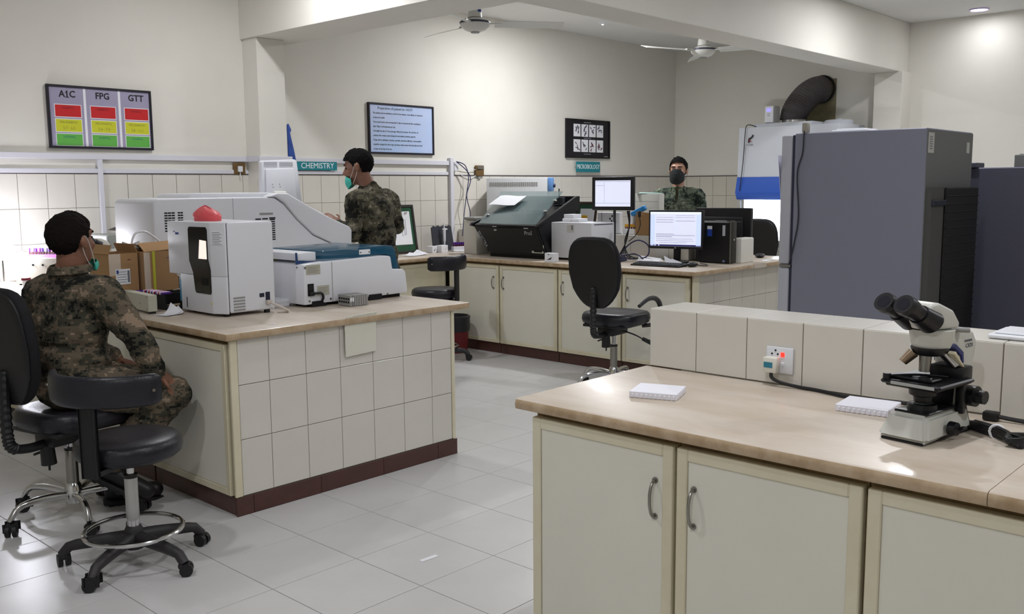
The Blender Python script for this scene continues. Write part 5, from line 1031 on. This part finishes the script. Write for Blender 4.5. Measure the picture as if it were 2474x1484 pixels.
def office_chair(label, loc, rz, angs, lift=0, arms=False, lever=True):
    t = thing('office_chair', label, 'chair', loc, rz); zs = .445+lift
    b = B(); b.T = M.Translation((.03, 0, zs)); pad(b, .47, .46, .095, 3.0, .012); st = b.obj('seat', LEATHER, t, ang=60)
    b = B(); b.bx(-.17, .20, -.17, .17, zs-.012, zs+.01, .006, 2); b.obj('seat_pan', BLACK, st)
    BM = M.Translation((-.235, 0, zs+.145)) @ M.Rotation(-.13, 4, 'Y') @ M.Rotation(-pi/2, 4, 'Y')
    def bsh(x, y):  # local x runs up the back
        u = max(0, min(1, (x+.26)/.52)); return (x, y*(.46+.54*min(1, u*2.6)**.7)*(1-.12*max(0, u-.7)))
    b = B(); b.T = BM @ M.Translation((.26, 0, -.035)); pad(b, .43, .53, .062, 3.8, .006, shape=bsh); bk = b.obj('backrest', FABRIC, t, ang=60)
    b = B(); b.T = BM @ M.Translation((.26, 0, .018)); pad(b, .415, .512, .018, 3.8, 0, shape=bsh); b.obj('back_shell', BLACK, bk)
    for z in (.10, .14): b = B(); b.T = BM; b.cyl((z, 0, .034), (z, 0, .040), .007, n=10); b.obj('bolt', CHROME, bk)
    path = spline([(-.285, 0, zs+.30), (-.292, 0, zs+.16), (-.292, 0, zs+.02), (-.275, 0, zs-.045), (-.20, 0, zs-.065), (-.10, 0, zs-.06)], 9)
    b = B(); b.tube(path, [.0235+(.0035 if k % 2 else -.0015) if k < 30 else .021 for k in range(len(path))], 12); b.obj('back_bar', BLACK, t, ang=25)
    b = B(); b.bx(-.13, .09, -.07, .07, zs-.075, zs-.008, .010, 2); b.obj('tilt_mechanism', BLACK, t)
    b = B(); b.cyl((-.115, 0, zs-.07), (-.11, 0, zs-.16), .030, .034, 18); b.cyl((-.11, 0, zs-.16), (-.11, 0, zs-.19), .005, n=8); b.tube([(-.115, .02, zs-.1), (-.15, .05, zs-.115)], .006, 6); b.obj('tension_knob', BLACK, t)
    if lever: b = B(); b.tube(spline([(.03, -.06, zs-.05), (.06, -.15, zs-.08), (.08, -.22, zs-.115)], 5), .006, 6); b.cyl((.078, -.20, zs-.105), (.095, -.27, zs-.135), .014, .018, 12); b.obj('lever', BLACK, t)
    b = B(); b.cyl((0, 0, .30), (0, 0, zs-.05), .0155, n=18); b.obj('gas_rod', CHROME, t)
    b = B(); b.cyl((0, 0, .15), (0, 0, .33), .027, n=22); b.obj('column', STEEL, t); b = B(); b.cyl((0, 0, .325), (0, 0, .338), .029, n=22); b.obj('collar', BLACK, t)
    base5(t, [a-rz for a in angs], .30, True, .125)
    if arms:
        for s in (-1,):
            b = B(); pts = spline([(.14, s*.16, zs-.02), (.20, s*.24, zs+.0), (.22, s*.27, zs+.07), (.19, s*.28, zs+.15), (.11, s*.285, zs+.20), (.0, s*.285, zs+.205), (-.12, s*.28, zs+.165)], 7)
            b.tube(pts, [.013+.006*sin(pi*i/len(pts)) for i in range(len(pts))], 10); b.obj('armrest', NYLON, t)
    return t
def stool(label, loc, angs, back_ang, lift=0):
    t = thing('lab_stool', label, 'stool', loc); zs = .455+lift
    b = B(); b.lathe([(0, 0), (.185, 0), (.203, .014), (.209, .04), (.203, .066), (.185, .080), (.10, .083), (0, .082)], (0, 0, zs), 40); st = b.obj('seat', LEATHER, t, ang=60)
    b = B(); b.lathe([(0, -.012), (.16, -.012), (.175, .0), (0, .002)], (0, 0, zs), 30); b.obj('seat_pan', BLACK, st)
    ax = M.Rotation(back_ang, 4, 'Z')
    b = B(); b.T = ax; b.bx(.0, .24, -.027, .027, zs-.022, zs-.008, .003, 1); b.bx(.222, .242, -.029, .029, zs-.022, zs+.36, .006, 2); b.obj('back_post', BLACK, t)
    def band(u, v):
        a = (u-.5)*2.3; k = 2*pi*v; rr = .255; th = .022*cos(k); h = .062*(abs(sin(k))**.55)*(1 if sin(k) >= 0 else -1)
        e = min(1, (min(u, 1-u))/.05)**.5
        return ((rr+th*e*.9)*cos(a), (rr+th*e*.9)*sin(a)*1.02, zs+.31+h*(.72+.28*e))
    b = B(); b.T = ax; g0 = [[b.b.verts.new(b.T @ V(band(i/26, j/16))) for j in range(16)] for i in range(27)]
    for i in range(26):
        for j in range(16): b.b.faces.new((g0[i][j], g0[i+1][j], g0[i+1][(j+1) % 16], g0[i][(j+1) % 16]))
    b.b.faces.new(g0[0]); b.b.faces.new(g0[-1][::-1]); bk = b.obj('backrest', LEATHER, t, ang=60)
    for s in (-1, 1):
        a = s*1.0; b = B(); b.T = ax; b.cyl((.274*cos(a), .274*sin(a), zs+.31), (.282*cos(a), .282*sin(a), zs+.31), .0065, n=12); b.obj('bolt', STEEL, bk)
    b = B(); b.cyl((0, 0, .30), (0, 0, zs), .0145, n=18); b.obj('gas_rod', CHROME, t)
    b = B(); b.cyl((0, 0, .19), (0, 0, .37), .026, n=24); b.obj('column', mat('satin_aluminium', (190, 190, 188), .35, .8), t)
    b = B(); b.cyl((0, 0, .362), (0, 0, .376), .028, n=24); b.obj('collar', BLACK, t)
    b = B(); b.cyl((0, 0, .12), (0, 0, .195), .024, n=24); b.obj('lower_column', CHROME, t)
    base5(t, angs, .285, False, .115)
    b = B(); b.tube([(.190*cos(2*pi*k/48), .190*sin(2*pi*k/48), .142) for k in range(48)], .0095, 10, closed=True); b.obj('foot_ring', CHROME, t)
    return t
stool('black lab stool with chrome foot ring on a nylon star base, nearest the camera', (1.662, 3.655, 0), [R(140+72*k) for k in range(5)], R(209))
stool('black lab stool half hidden behind the white bench analyser, in front of the wall counter', (5.53, 6.03, 0), [R(-38+72*k) for k in range(5)], R(-80), .115)
office_chair('black office chair with ribbed back bar, under the seated man', (1.725, 4.395, 0), .20, [R(115+72*k) for k in range(5)], .0, lever=False)
office_chair('empty black office chair with armrest in front of the far counter', (5.645, 4.185, 0), .10, [R(85+72*k) for k in range(5)], .05, arms=True)
office_chair('black office chair behind the far counter, facing the lit safety cabinet', (9.05, 4.72, 0), .1, [R(20+72*k) for k in range(5)], .07)

# ------------------------------------------------------------------ people
def frame(c, f, pitch=0, roll=0):
    f = V((f[0], f[1], 0)).normalized(); r = V((f.y, -f.x, 0))
    m = M((r, f, V((0, 0, 1)))).transposed().to_4x4()
    m = m @ M.Rotation(pitch, 4, 'X') @ M.Rotation(roll, 4, 'Y'); m.translation = V(c); return m
class Body:
    """one continuous figure: rounded volumes merged by a voxel remesh, coloured by the nearest volume"""
    def __init__(s): s.p = []
    def cap(s, a, c, r0, r1, tag): s.p.append(('c', V(a), V(c), r0, r1, tag)); return s
    def ell(s, c, r, tag, m=None): s.p.append(('e', V(c), V(r), m or M.Identity(3), 0, tag)); return s
    def build(s, name, mats, parent, vox=.0085, wr=None, smooth=4):
        b = B()
        for q in s.p:
            if q[0] == 'c':
                _, a, c, r0, r1, _t = q; d = (c-a); L = d.length; qt = d.to_track_quat('Z', 'Y').to_matrix()
                pr = [(0, -r0)]+[(r0*cos(t), r0*sin(t)) for t in (-1.1, -.7, -.3, 0)]+[(r1*cos(t), L+r1*sin(t)) for t in (0, .3, .7, 1.1)]+[(0, L+r1)]
                b.lathe(pr, a, 20, 0, qt)
            else:
                _, c, r, m, _z, _t = q; b.ball(c, r, 22, m)
        bmesh.ops.recalc_face_normals(b.b, faces=list(b.b.faces))
        me = bpy.data.meshes.new('tmp'); b.b.to_mesh(me); b.b.free(); o = bpy.data.objects.new('tmp', me); COL.objects.link(o)
        md = o.modifiers.new('r', 'REMESH'); md.mode = 'VOXEL'; md.voxel_size = vox; md.adaptivity = 0
        me2 = bpy.data.meshes.new_from_object(o.evaluated_get(bpy.context.evaluated_depsgraph_get())); bpy.data.objects.remove(o)
        bm = bmesh.new(); bm.from_mesh(me2)
        for _ in range(smooth): bmesh.ops.smooth_vert(bm, verts=list(bm.verts), factor=.5, use_axis_x=True, use_axis_y=True, use_axis_z=True)
        tags = list(mats)
        import numpy as np
        C = np.array([f.calc_center_median() for f in bm.faces]); best = np.full(len(C), 1e9); idx = np.zeros(len(C), int)
        for q in s.p:
            if q[0] == 'c':
                a, c = np.array(q[1]), np.array(q[2]); d = c-a; t = np.clip(((C-a) @ d)/max(1e-9, d @ d), 0, 1)
                v = np.linalg.norm(C-a-t[:, None]*d, axis=1)-(q[3]+(q[4]-q[3])*t)
            else:
                k = (C-np.array(q[1])) @ np.array(q[3]); v = (np.linalg.norm(k/np.array(q[2]), axis=1)-1)*min(q[2])
            h = v < best; best[h] = v[h]; idx[h] = tags.index(q[-1])
        bm.normal_update(); cl = set()
        for f, i in zip(bm.faces, idx):
            f.material_index = int(i)
            if tags[i] in ('cloth', 'trouser'): cl.update(f.verts)
        for v in cl:
            p = v.co; w = (wr or .006)
            n1 = NZ.noise(V((p.x*11, p.y*11, p.z*20))); n2 = NZ.noise(V((p.x*26+5, p.y*26, p.z*38)))
            v.co = p+v.normal*(w*(1-abs(n1)*2.2)+w*.4*n2)
        m3 = bpy.data.meshes.new(name); bm.to_mesh(m3); bm.free()
        for t in tags: m3.materials.append(mats[t])
        m3.shade_smooth(); return newobj(name, m3, parent)
def head(bd, m, k=1.0, beard=False):
    r3_ = m.to_3x3(); P = lambda x, y, z: m @ V((x*k, y*k, z*k)); E = lambda c, r, t: bd.ell(P(*c), [q*k for q in r], t, r3_)
    E((0, -.012, .026), (.075, .095, .088), 'skin'); E((0, .028, -.028), (.062, .062, .082), 'skin'); E((0, .034, -.082), (.046, .048, .038), 'skin'); E((0, .05, -.098), (.024, .026, .022), 'skin')
    bd.cap(P(0, .084, .012), P(0, .107, -.030), .0085*k, .0135*k, 'skin'); E((.010, .096, -.034), (.009, .010, .008), 'skin'); E((-.010, .096, -.034), (.009, .010, .008), 'skin')
    bd.cap(P(-.038, .074, .028), P(.038, .074, .028), .013*k, .013*k, 'skin')
    for s in (-1, 1):
        E((s*.042, .058, -.028), (.022, .022, .02), 'skin'); E((s*.081, -.010, -.008), (.010, .021, .033), 'skin'); E((s*.086, -.018, -.004), (.007, .014, .028), 'skin')
    E((0, .086, -.060), (.022, .010, .006), 'lip'); E((0, .085, -.069), (.019, .010, .007), 'lip')
def hair(parent, m, mtl, k=1.0, front=.066, seed=0):
    b = B(); bmesh.ops.create_icosphere(b.b, subdivisions=5, radius=1)
    kill = []
    for v in b.b.verts:
        d = v.co.copy(); a = abs(math.atan2(d.x, d.y)); n = NZ.noise(d*7+V((seed, 0, 0)))
        v.co = V((d.x*.0835, -.014+d.y*.104, .026+d.z*.0985))*1
        v.co += d*(.005*n+.003*NZ.noise(d*24))
        if a < .9 and d.z > .2: v.co += d*.006
    def zmin(a):
        T_ = [(0, front), (.7, front-.012), (1.05, .034), (1.25, -.004), (1.42, .012), (1.62, .028), (1.8, .004), (2.0, -.06), (2.25, -.085), (3.2, -.098)]
        for (a0, z0), (a1, z1) in zip(T_, T_[1:]):
            if a <= a1: return z0+(z1-z0)*(a-a0)/(a1-a0)
        return -.098
    for f in b.b.faces:
        c = f.calc_center_median(); a = abs(math.atan2(c.x, c.y+.014))
        if c.z < zmin(a)+.006*NZ.noise(c*90): kill.append(f)
    bmesh.ops.delete(b.b, geom=kill, context='FACES')
    for v in b.b.verts:
        if v.co.z < -.03 and v.co.y < 0: q = min(1, (-.03-v.co.z)/.07); v.co.x *= 1-.10*q; v.co.y = max(v.co.y, -.112)*(1-.04*q)
    for v in b.b.verts: v.co = m @ (v.co*k)
    return b.obj('hair', mtl, parent, ang=80, solid=.004)
def mask(parent, m, mtl, k, z0, z1, yb, droop=0, w=1.25, dip=.018, pleat=.0015, bow=.0):
    def fn(u, v):
        a = (u-.5)*2*w; e = abs(u-.5)*2; z = z0+(z1-z0)*v
        zz = z+(dip*(v-.3))*(1-e**2)-(z-(z0+z1)/2)*.55*e**2
        bul = sin(pi*min(1, max(0, .12+.8*v)))
        x = .070*sin(a)*(1+.05*bul); y = yb+.058*cos(a)+(.022*bul+bow*v)*(1-e**1.6)+pleat*sin(v*30)*(1-e)
        return m @ (V((x, y-droop*v*0, zz))*k)
    b = B(); b.grid(fn, 22, 14); o = b.obj('face_mask', mtl, parent, ang=80, solid=.0025*k); return o
def loops(parent, m, k, pts, mtl):
    for s in (-1, 1):
        b = B(); b.tube(spline([m @ (V((s*x, y, z))*k) for x, y, z in pts], 6), .0017, 6); b.obj('mask_loop', mtl, parent)
def eyes(parent, m, k):
    for s in (-1, 1):
        b = B(); b.T = m; b.ball((s*.031*k, .074*k, .002*k), (.012*k, .010*k, .006*k), 12); e = b.obj('eye', mat('eye_dark', (40, 30, 28), .2), parent)
        b = B(); b.T = m; b.tube(spline([(s*.014*k, .087*k, .026*k), (s*.03*k, .086*k, .031*k), (s*.05*k, .074*k, .026*k)], 4), .0042*k, 6); b.obj('eyebrow', mat('hair_black', (20, 17, 18), .6), parent)
def hand(bd, w, d, up_, side=1, curl=.5, k=1.0, tag='skin'):
    """palm from wrist w along d; up_ = back of hand; five fingers, thumb leaving the side of the palm"""
    d = V(d).normalized(); up_ = V(up_); up_ = (up_-d*up_.dot(d)).normalized(); s = d.cross(up_)*side; w = V(w)
    for o in (-.026, -.009, .009, .026): bd.cap(w+d*.015*k+s*o*.7*k, w+d*.085*k+s*o*k, .0125*k, .0115*k, tag)
    for o, L in zip((-.030, -.010, .010, .030), (.062, .078, .084, .074)):
        p = w+d*.088*k+s*o*k; dr = d
        for j, fr in enumerate((.45, .32, .23)):
            a = curl*(.5+.4*j); dr = (dr*cos(a)-up_*sin(a)).normalized() if j else (d*cos(curl*.4)-up_*sin(curl*.4)).normalized()
            q = p+dr*L*fr*k; bd.cap(p, q, (.0092-.0011*j)*k, (.0085-.0011*j)*k, tag); p = q
    t0 = w+d*.03*k+s*.030*k; t1 = t0+(d*.6+s*.75).normalized()*.042*k-up_*.006*k; t2 = t1+(d*.9+s*.25-up_*.4).normalized()*.032*k
    bd.cap(t0, t1, .0125*k, .0105*k, tag); bd.cap(t1, t2, .0102*k, .0085*k, tag)
def limb(bd, a, c, e, r, tag):
    """upper and lower limb a-c-e with radii r = (root, mid, joint, end)"""
    a, c, e = V(a), V(c), V(e); mid = a.lerp(c, .45); bd.cap(a, mid, r[0], r[1], tag); bd.cap(mid, c, r[1], r[2], tag)
    m2 = c.lerp(e, .4); bd.cap(c, m2, r[2], r[2]*.98, tag); bd.cap(m2, e, r[2]*.98, r[3], tag)
def collar(parent, m, c, r, mtl, n=24, gap=.5):
    b = B(); b.T = m
    def fn(u, v):
        a = -pi/2*0+gap/2+(2*pi-gap)*u; rr = r*(1+.10*v); z = .030*(1-abs(2*v-1)) if False else .036*(v if v < .5 else 1-v)*2
        return (c[0]+(rr+.012*(v > .5)*v)*sin(a), c[1]+(rr+.012*(v > .5)*v)*cos(a)*1.05, c[2]+z-.006*(1-cos(a)))
    b.grid(fn, n, 6); return b.obj('collar', mtl, parent, ang=70, solid=.003)
HAIRM = mat('hair_black', (16, 14, 15), .85, spec=.12, bump=.6, bs=160); HAIRB = mat('hair_brown_black', (24, 19, 18), .85, spec=.12, bump=.6, bs=160)
SK1 = mat('skin_brown', (134, 92, 72), .5, var=.12, vs=20); SK3 = mat('skin_tan', (172, 132, 110), .45, var=.1, vs=20)
LIP = mat('lip_tone', (124, 78, 68), .5); BOOT = mat('black_boot_leather', (22, 21, 22), .45)
GRNM = mat('turquoise_mask', (66, 178, 160), .8, var=.08, vs=30); BLKM = mat('black_mask', (24, 28, 30), .8); STRAP = mat('white_elastic', (214, 216, 214), .7)
C1 = camo_mat('brown_digital_camouflage', [(0, (30, 30, 28)), (.42, (66, 64, 54)), (.50, (100, 90, 76)), (.60, (140, 122, 104))], .010, 8)
C2 = camo_mat('olive_digital_camouflage', [(0, (26, 26, 24)), (.43, (58, 56, 47)), (.51, (90, 86, 72)), (.61, (128, 122, 108))], .012, 8)
C3 = camo_mat('grey_green_digital_camouflage', [(0, (32, 38, 36)), (.42, (62, 72, 62)), (.50, (98, 106, 92)), (.62, (142, 146, 132))], .014, 8)
# --- seated man
t = thing('person', 'person in brown camouflage sitting on an office chair, turquoise mask under the chin', 'person', (1.735, 4.39, 0))
def L(t, p): return V(p)-V(t.location)
bd = Body(); f = V((cos(.42), sin(.42), 0)); r = V((f.y, -f.x, 0)); O = V(t.location)
def W(x, y, z): return V((x, y, z))-O
pel = W(1.765, 4.385, .615); chest = W(1.765, 4.395, .98); nb = W(1.775, 4.385, 1.155)
mr = M((r, f, V((0, 0, 1)))).transposed()
bd.ell(pel, (.19, .155, .105), 'trouser', mr); bd.ell(W(1.76, 4.39, .74), (.178, .140, .16), 'cloth', mr); bd.ell(W(1.76, 4.393, .90), (.185, .135, .18), 'cloth', mr); bd.ell(W(1.768, 4.393, 1.02), (.190, .118, .13), 'cloth', mr)
bd.cap(W(1.768, 4.39, 1.05)-r*.14, W(1.768, 4.39, 1.055)+r*.14, .085, .085, 'cloth'); bd.cap(W(1.77, 4.39, 1.09), W(1.775, 4.385, 1.15), .10, .068, 'cloth')
hm = frame(W(1.785, 4.375, 1.295), (.93, .36), .10)
bd.cap(nb-V((0, 0, .03)), hm @ V((0, -.022, -.06)), .062, .058, 'skin'); head(bd, hm, 1.04)
rs = W(1.768, 4.39, 1.055)+r*.185; ls = W(1.768, 4.39, 1.045)-r*.178
limb(bd, rs, W(1.935, 4.085, .845), W(1.985, 4.06, .705), (.080, .072, .058, .046), 'cloth'); limb(bd, ls, W(1.80, 4.66, .85), W(2.0, 4.53, .71), (.074, .070, .056, .046), 'cloth')
hand(bd, W(1.99, 4.058, .695), (.55, .1, -.35), (.2, -.5, .8), 1, .5); hand(bd, W(2.01, 4.52, .70), (.6, -.3, -.25), (.1, .2, .9), -1, .5)
limb(bd, W(1.77, 4.27, .625), W(2.085, 4.085, .575), W(1.875, 4.29, .27), (.108, .098, .078, .062), 'trouser'); limb(bd, W(1.79, 4.49, .625), W(2.13, 4.40, .575), W(1.965, 4.43, .17), (.108, .098, .078, .062), 'trouser')
for hl, toe in ((W(1.845, 4.325, .215), W(1.985, 4.205, .105)), (W(1.93, 4.44, .06), W(2.11, 4.375, .045))):
    bd.cap(hl+V((.02, -.02, .05)), hl, .052, .042, 'boot'); bd.cap(hl, toe, .044, .040, 'boot')
pb = bd.build('body', {'cloth': C1, 'trouser': C1, 'skin': SK1, 'lip': LIP, 'boot': BOOT}, t, .0075, .0065)
hair(t, hm, HAIRB, 1.04, .082, 3)
mask(t, hm, GRNM, 1.04, -.155, -.092, .022, w=1.15, dip=-.012, bow=.02); loops(t, hm, 1.04, [(.060, .050, -.112), (.070, .034, -.06), (.078, .012, -.0), (.083, -.006, .02), (.083, -.022, .0), (.072, -.012, -.05), (.056, .03, -.125)], STRAP)
eyes(t, hm, 1.04)
mc = M((r, f, V((0, 0, 1)))).transposed().to_4x4(); mc.translation = nb
collar(t, mc, (0, -.004, .0), .078, C1, gap=.9)
for hl, toe in ((W(1.845, 4.325, .215), W(1.985, 4.205, .105)), (W(1.93, 4.44, .06), W(2.11, 4.375, .045))):
    d = (toe-hl); b = B(); q = d.to_track_quat('X', 'Z').to_matrix().to_4x4(); b.T = M.Translation(hl) @ q; b.prism([(-.045, -.036), (-.03, -.047), (.09, -.047), (.19, -.04), (.235, .0), (.19, .04), (.09, .047), (-.03, .047), (-.045, .036)], 'z', -.056, -.034, .004, 1)
    for k in range(6): b.bx(-.02+.04*k, .0+.04*k, -.045, .045, -.062, -.055)
    b.obj('boot_sole', mat('rubber_sole', (26, 26, 27), .7), t)
# --- standing man at the analyser
t = thing('person', 'person in olive camouflage standing at the analysers, back turned, turquoise mask', 'person', (4.45, 5.48, 0)); O = V(t.location)
bd = Body(); f = V((-.12, .993, 0)).normalized(); r = V((f.y, -f.x, 0)); mr = M((r, f, V((0, 0, 1)))).transposed()
bd.ell(W(4.45, 5.47, .93), (.175, .135, .12), 'trouser', mr); bd.ell(W(4.45, 5.475, 1.02), (.172, .125, .17), 'cloth', mr); bd.ell(W(4.445, 5.475, 1.18), (.166, .118, .17), 'cloth', mr); bd.ell(W(4.44, 5.485, 1.34), (.180, .118, .155), 'cloth', mr)
sc_ = W(4.437, 5.50, 1.435); bd.cap(sc_-r*.135, sc_+r*.135, .078, .078, 'cloth'); bd.cap(sc_, W(4.43, 5.515, 1.51), .095, .064, 'cloth')
hm = frame(W(4.372, 5.585, 1.675), (-.62, .78), -.20)
bd.cap(W(4.43, 5.52, 1.49), hm @ V((0, -.022, -.06)), .058, .056, 'skin'); head(bd, hm, 1.06)
limb(bd, sc_-r*.185-V((0, 0, .01)), W(4.205, 5.44, 1.185), W(4.27, 5.68, 1.245), (.072, .062, .052, .042), 'cloth'); limb(bd, sc_+r*.185-V((0, 0, .01)), W(4.665, 5.50, 1.225), W(4.56, 5.70, 1.25), (.072, .062, .052, .042), 'cloth')
hand(bd, W(4.272, 5.69, 1.25), (-.25, .5, .35), (-.5, -.2, .8), 1, .4, 1.05); hand(bd, W(4.555, 5.715, 1.252), (-.45, .5, .1), (.2, .2, .9), -1, .5, 1.05)
for s, (kx, ky), (ax_, ay_) in ((-1, (4.36, 5.47), (4.35, 5.44)), (1, (4.54, 5.49), (4.55, 5.46))):
    hp = W(4.45, 5.47, .92)+r*.085*s; limb(bd, hp, W(kx, ky, .49), W(ax_, ay_, .12), (.098, .088, .068, .058), 'trouser'); a0 = W(ax_, ay_, .06); bd.cap(a0+V((0, 0, .06)), a0-f*.04-V((0, 0, .015)), .052, .045, 'boot'); bd.cap(a0-f*.04-V((0, 0, .014)), a0+f*.16-V((0, 0, .018)), .045, .041, 'boot')
bd.build('body', {'cloth': C2, 'trouser': C2, 'skin': SK1, 'lip': LIP, 'boot': BOOT}, t, .0085, .007)
hair(t, hm, HAIRM, 1.06, .066, 1); mask(t, hm, GRNM, 1.06, -.135, -.055, .032, w=1.2, dip=.012)
loops(t, hm, 1.06, [(.062, .054, -.07), (.072, .026, -.03), (.081, -.002, .018), (.083, -.02, .0), (.072, .008, -.06), (.060, .045, -.11)], STRAP); eyes(t, hm, 1.06)
mc = M((r, f, V((0, 0, 1)))).transposed().to_4x4(); mc.translation = W(4.43, 5.52, 1.515); collar(t, mc, (0, 0, -.014), .074, C2, gap=.9)
# --- man facing us by the safety cabinet
t = thing('person', 'person in grey-green camouflage facing us behind the far counter, black mask', 'person', (8.235, 5.305, 0)); O = V(t.location)
bd = Body(); f = V((-.88, -.42, 0)).normalized(); r = V((f.y, -f.x, 0)); mr = M((r, f, V((0, 0, 1)))).transposed()
def H(x, y, z): return V((0, 0, z))+r*x+f*y
bd.ell(H(0, 0, .94), (.185, .13, .13), 'trouser', mr); bd.ell(H(0, .0, 1.06), (.18, .122, .17), 'cloth', mr); bd.ell(H(0, .0, 1.22), (.178, .122, .17), 'cloth', mr); bd.ell(H(0, 0, 1.34), (.19, .118, .15), 'cloth', mr)
bd.cap(H(-.145, 0, 1.425), H(.145, 0, 1.425), .076, .076, 'cloth'); bd.cap(H(0, 0, 1.44), H(0, 0, 1.49), .092, .066, 'cloth'); bd.cap(H(-.0, .085, 1.36), H(0, .045, 1.46), .035, .045, 'shirt')
hm = frame(H(0, .03, 1.675), (-.93, -.37), .02)
bd.cap(H(0, 0, 1.47), hm @ V((0, -.02, -.06)), .060, .058, 'skin'); head(bd, hm, 1.09)
for s in (-1, 1):
    limb(bd, H(s*.195, 0, 1.415), H(s*.255, -.03, 1.14), H(s*.265, .05, .90), (.074, .064, .054, .044), 'cloth'); hand(bd, H(s*.265, .055, .89), H(s*.02, .15, -1), H(s*1, .0, .1), -s, .45, 1.05)
    limb(bd, H(s*.09, 0, .92), H(s*.11, .02, .50), H(s*.12, -.02, .12), (.098, .088, .068, .058), 'trouser'); a0 = H(s*.12, -.02, .06); bd.cap(a0+V((0, 0, .06)), a0-f*.04-V((0, 0, .015)), .052, .045, 'boot'); bd.cap(a0-f*.04-V((0, 0, .014)), a0+f*.16-V((0, 0, .018)), .045, .041, 'boot')
bd.build('body', {'cloth': C3, 'trouser': C3, 'skin': SK3, 'lip': LIP, 'boot': BOOT, 'shirt': mat('olive_undershirt', (78, 74, 52), .9)}, t, .0085, .006)
hair(t, hm, HAIRM, 1.09, .078, 5); mask(t, hm, BLKM, 1.09, -.125, -.012, .036, w=1.28, dip=.03, bow=.012); eyes(t, hm, 1.09)
loops(t, hm, 1.09, [(.068, .055, -.03), (.08, .02, .0), (.087, -.012, .01), (.086, -.02, -.02), (.068, .03, -.09)], BLKM)
mc = M((r, f, V((0, 0, 1)))).transposed().to_4x4(); mc.translation = H(0, 0, 1.50); collar(t, mc, (0, .0, -.03), .080, C3, gap=1.5)
mb = M((r, f, V((0, 0, 1)))).transposed().to_4x4()
for s in (-1, 1):
    b = B(); b.T = mb; b.grid(lambda u, v: (s*(.035+.10*u), .128-.028*u**2+.004, 1.215+.10*v), 5, 4); b.obj('chest_pocket', C3, t, solid=.006)
    b = B(); b.T = mb; b.grid(lambda u, v: (s*(.030+.11*u), .135-.028*u**2+.006, 1.295+.035*v), 5, 3); b.obj('pocket_flap', C3, t, solid=.006)
    b = B(); b.T = mb; b.grid(lambda u, v: (s*(.015+.075*u*(1-.5*v)), .112+.02*(1-v)-.03*u, 1.37+.12*v), 5, 5); b.obj('lapel', C3, t, solid=.005)
b = B(); b.T = mb; b.grid(lambda u, v: (-.016+.032*u, .136-.018*v**2, 1.08+.30*v), 3, 6); b.obj('button_placket', C3, t, solid=.005)
b = B(); b.T = mb; b.bx(.268, .274, -.02, .02, 1.30, 1.345, .001, 1); b.obj('shoulder_flash', PAPER, t)

# ------------------------------------------------------------------ lamps in the ceiling
def downlight(x, y, w, label):
    t = thing('downlight', label, 'ceiling lamp', (x, y, ZC))
    b = B(); b.lathe([(.098, -.001), (.098, -.010), (.088, -.014), (.082, -.006), (.082, -.001)], n=28); b.obj('rim', mat('lamp_rim', (206, 190, 235), .4), t)
    b = B(); b.lathe([(0, -.0045), (.0815, -.0045), (.0815, -.001)], n=28); b.obj('diffuser', LAMPM, t)
    l = bpy.data.lights.new('lamp', 'AREA'); l.shape = 'DISK'; l.size = .15; l.energy = w; l.color = (.96, .97, 1)
    newobj('lamp', l, t, (0, 0, -.02))
for a in LAMPS: downlight(*a)
flush_texts()
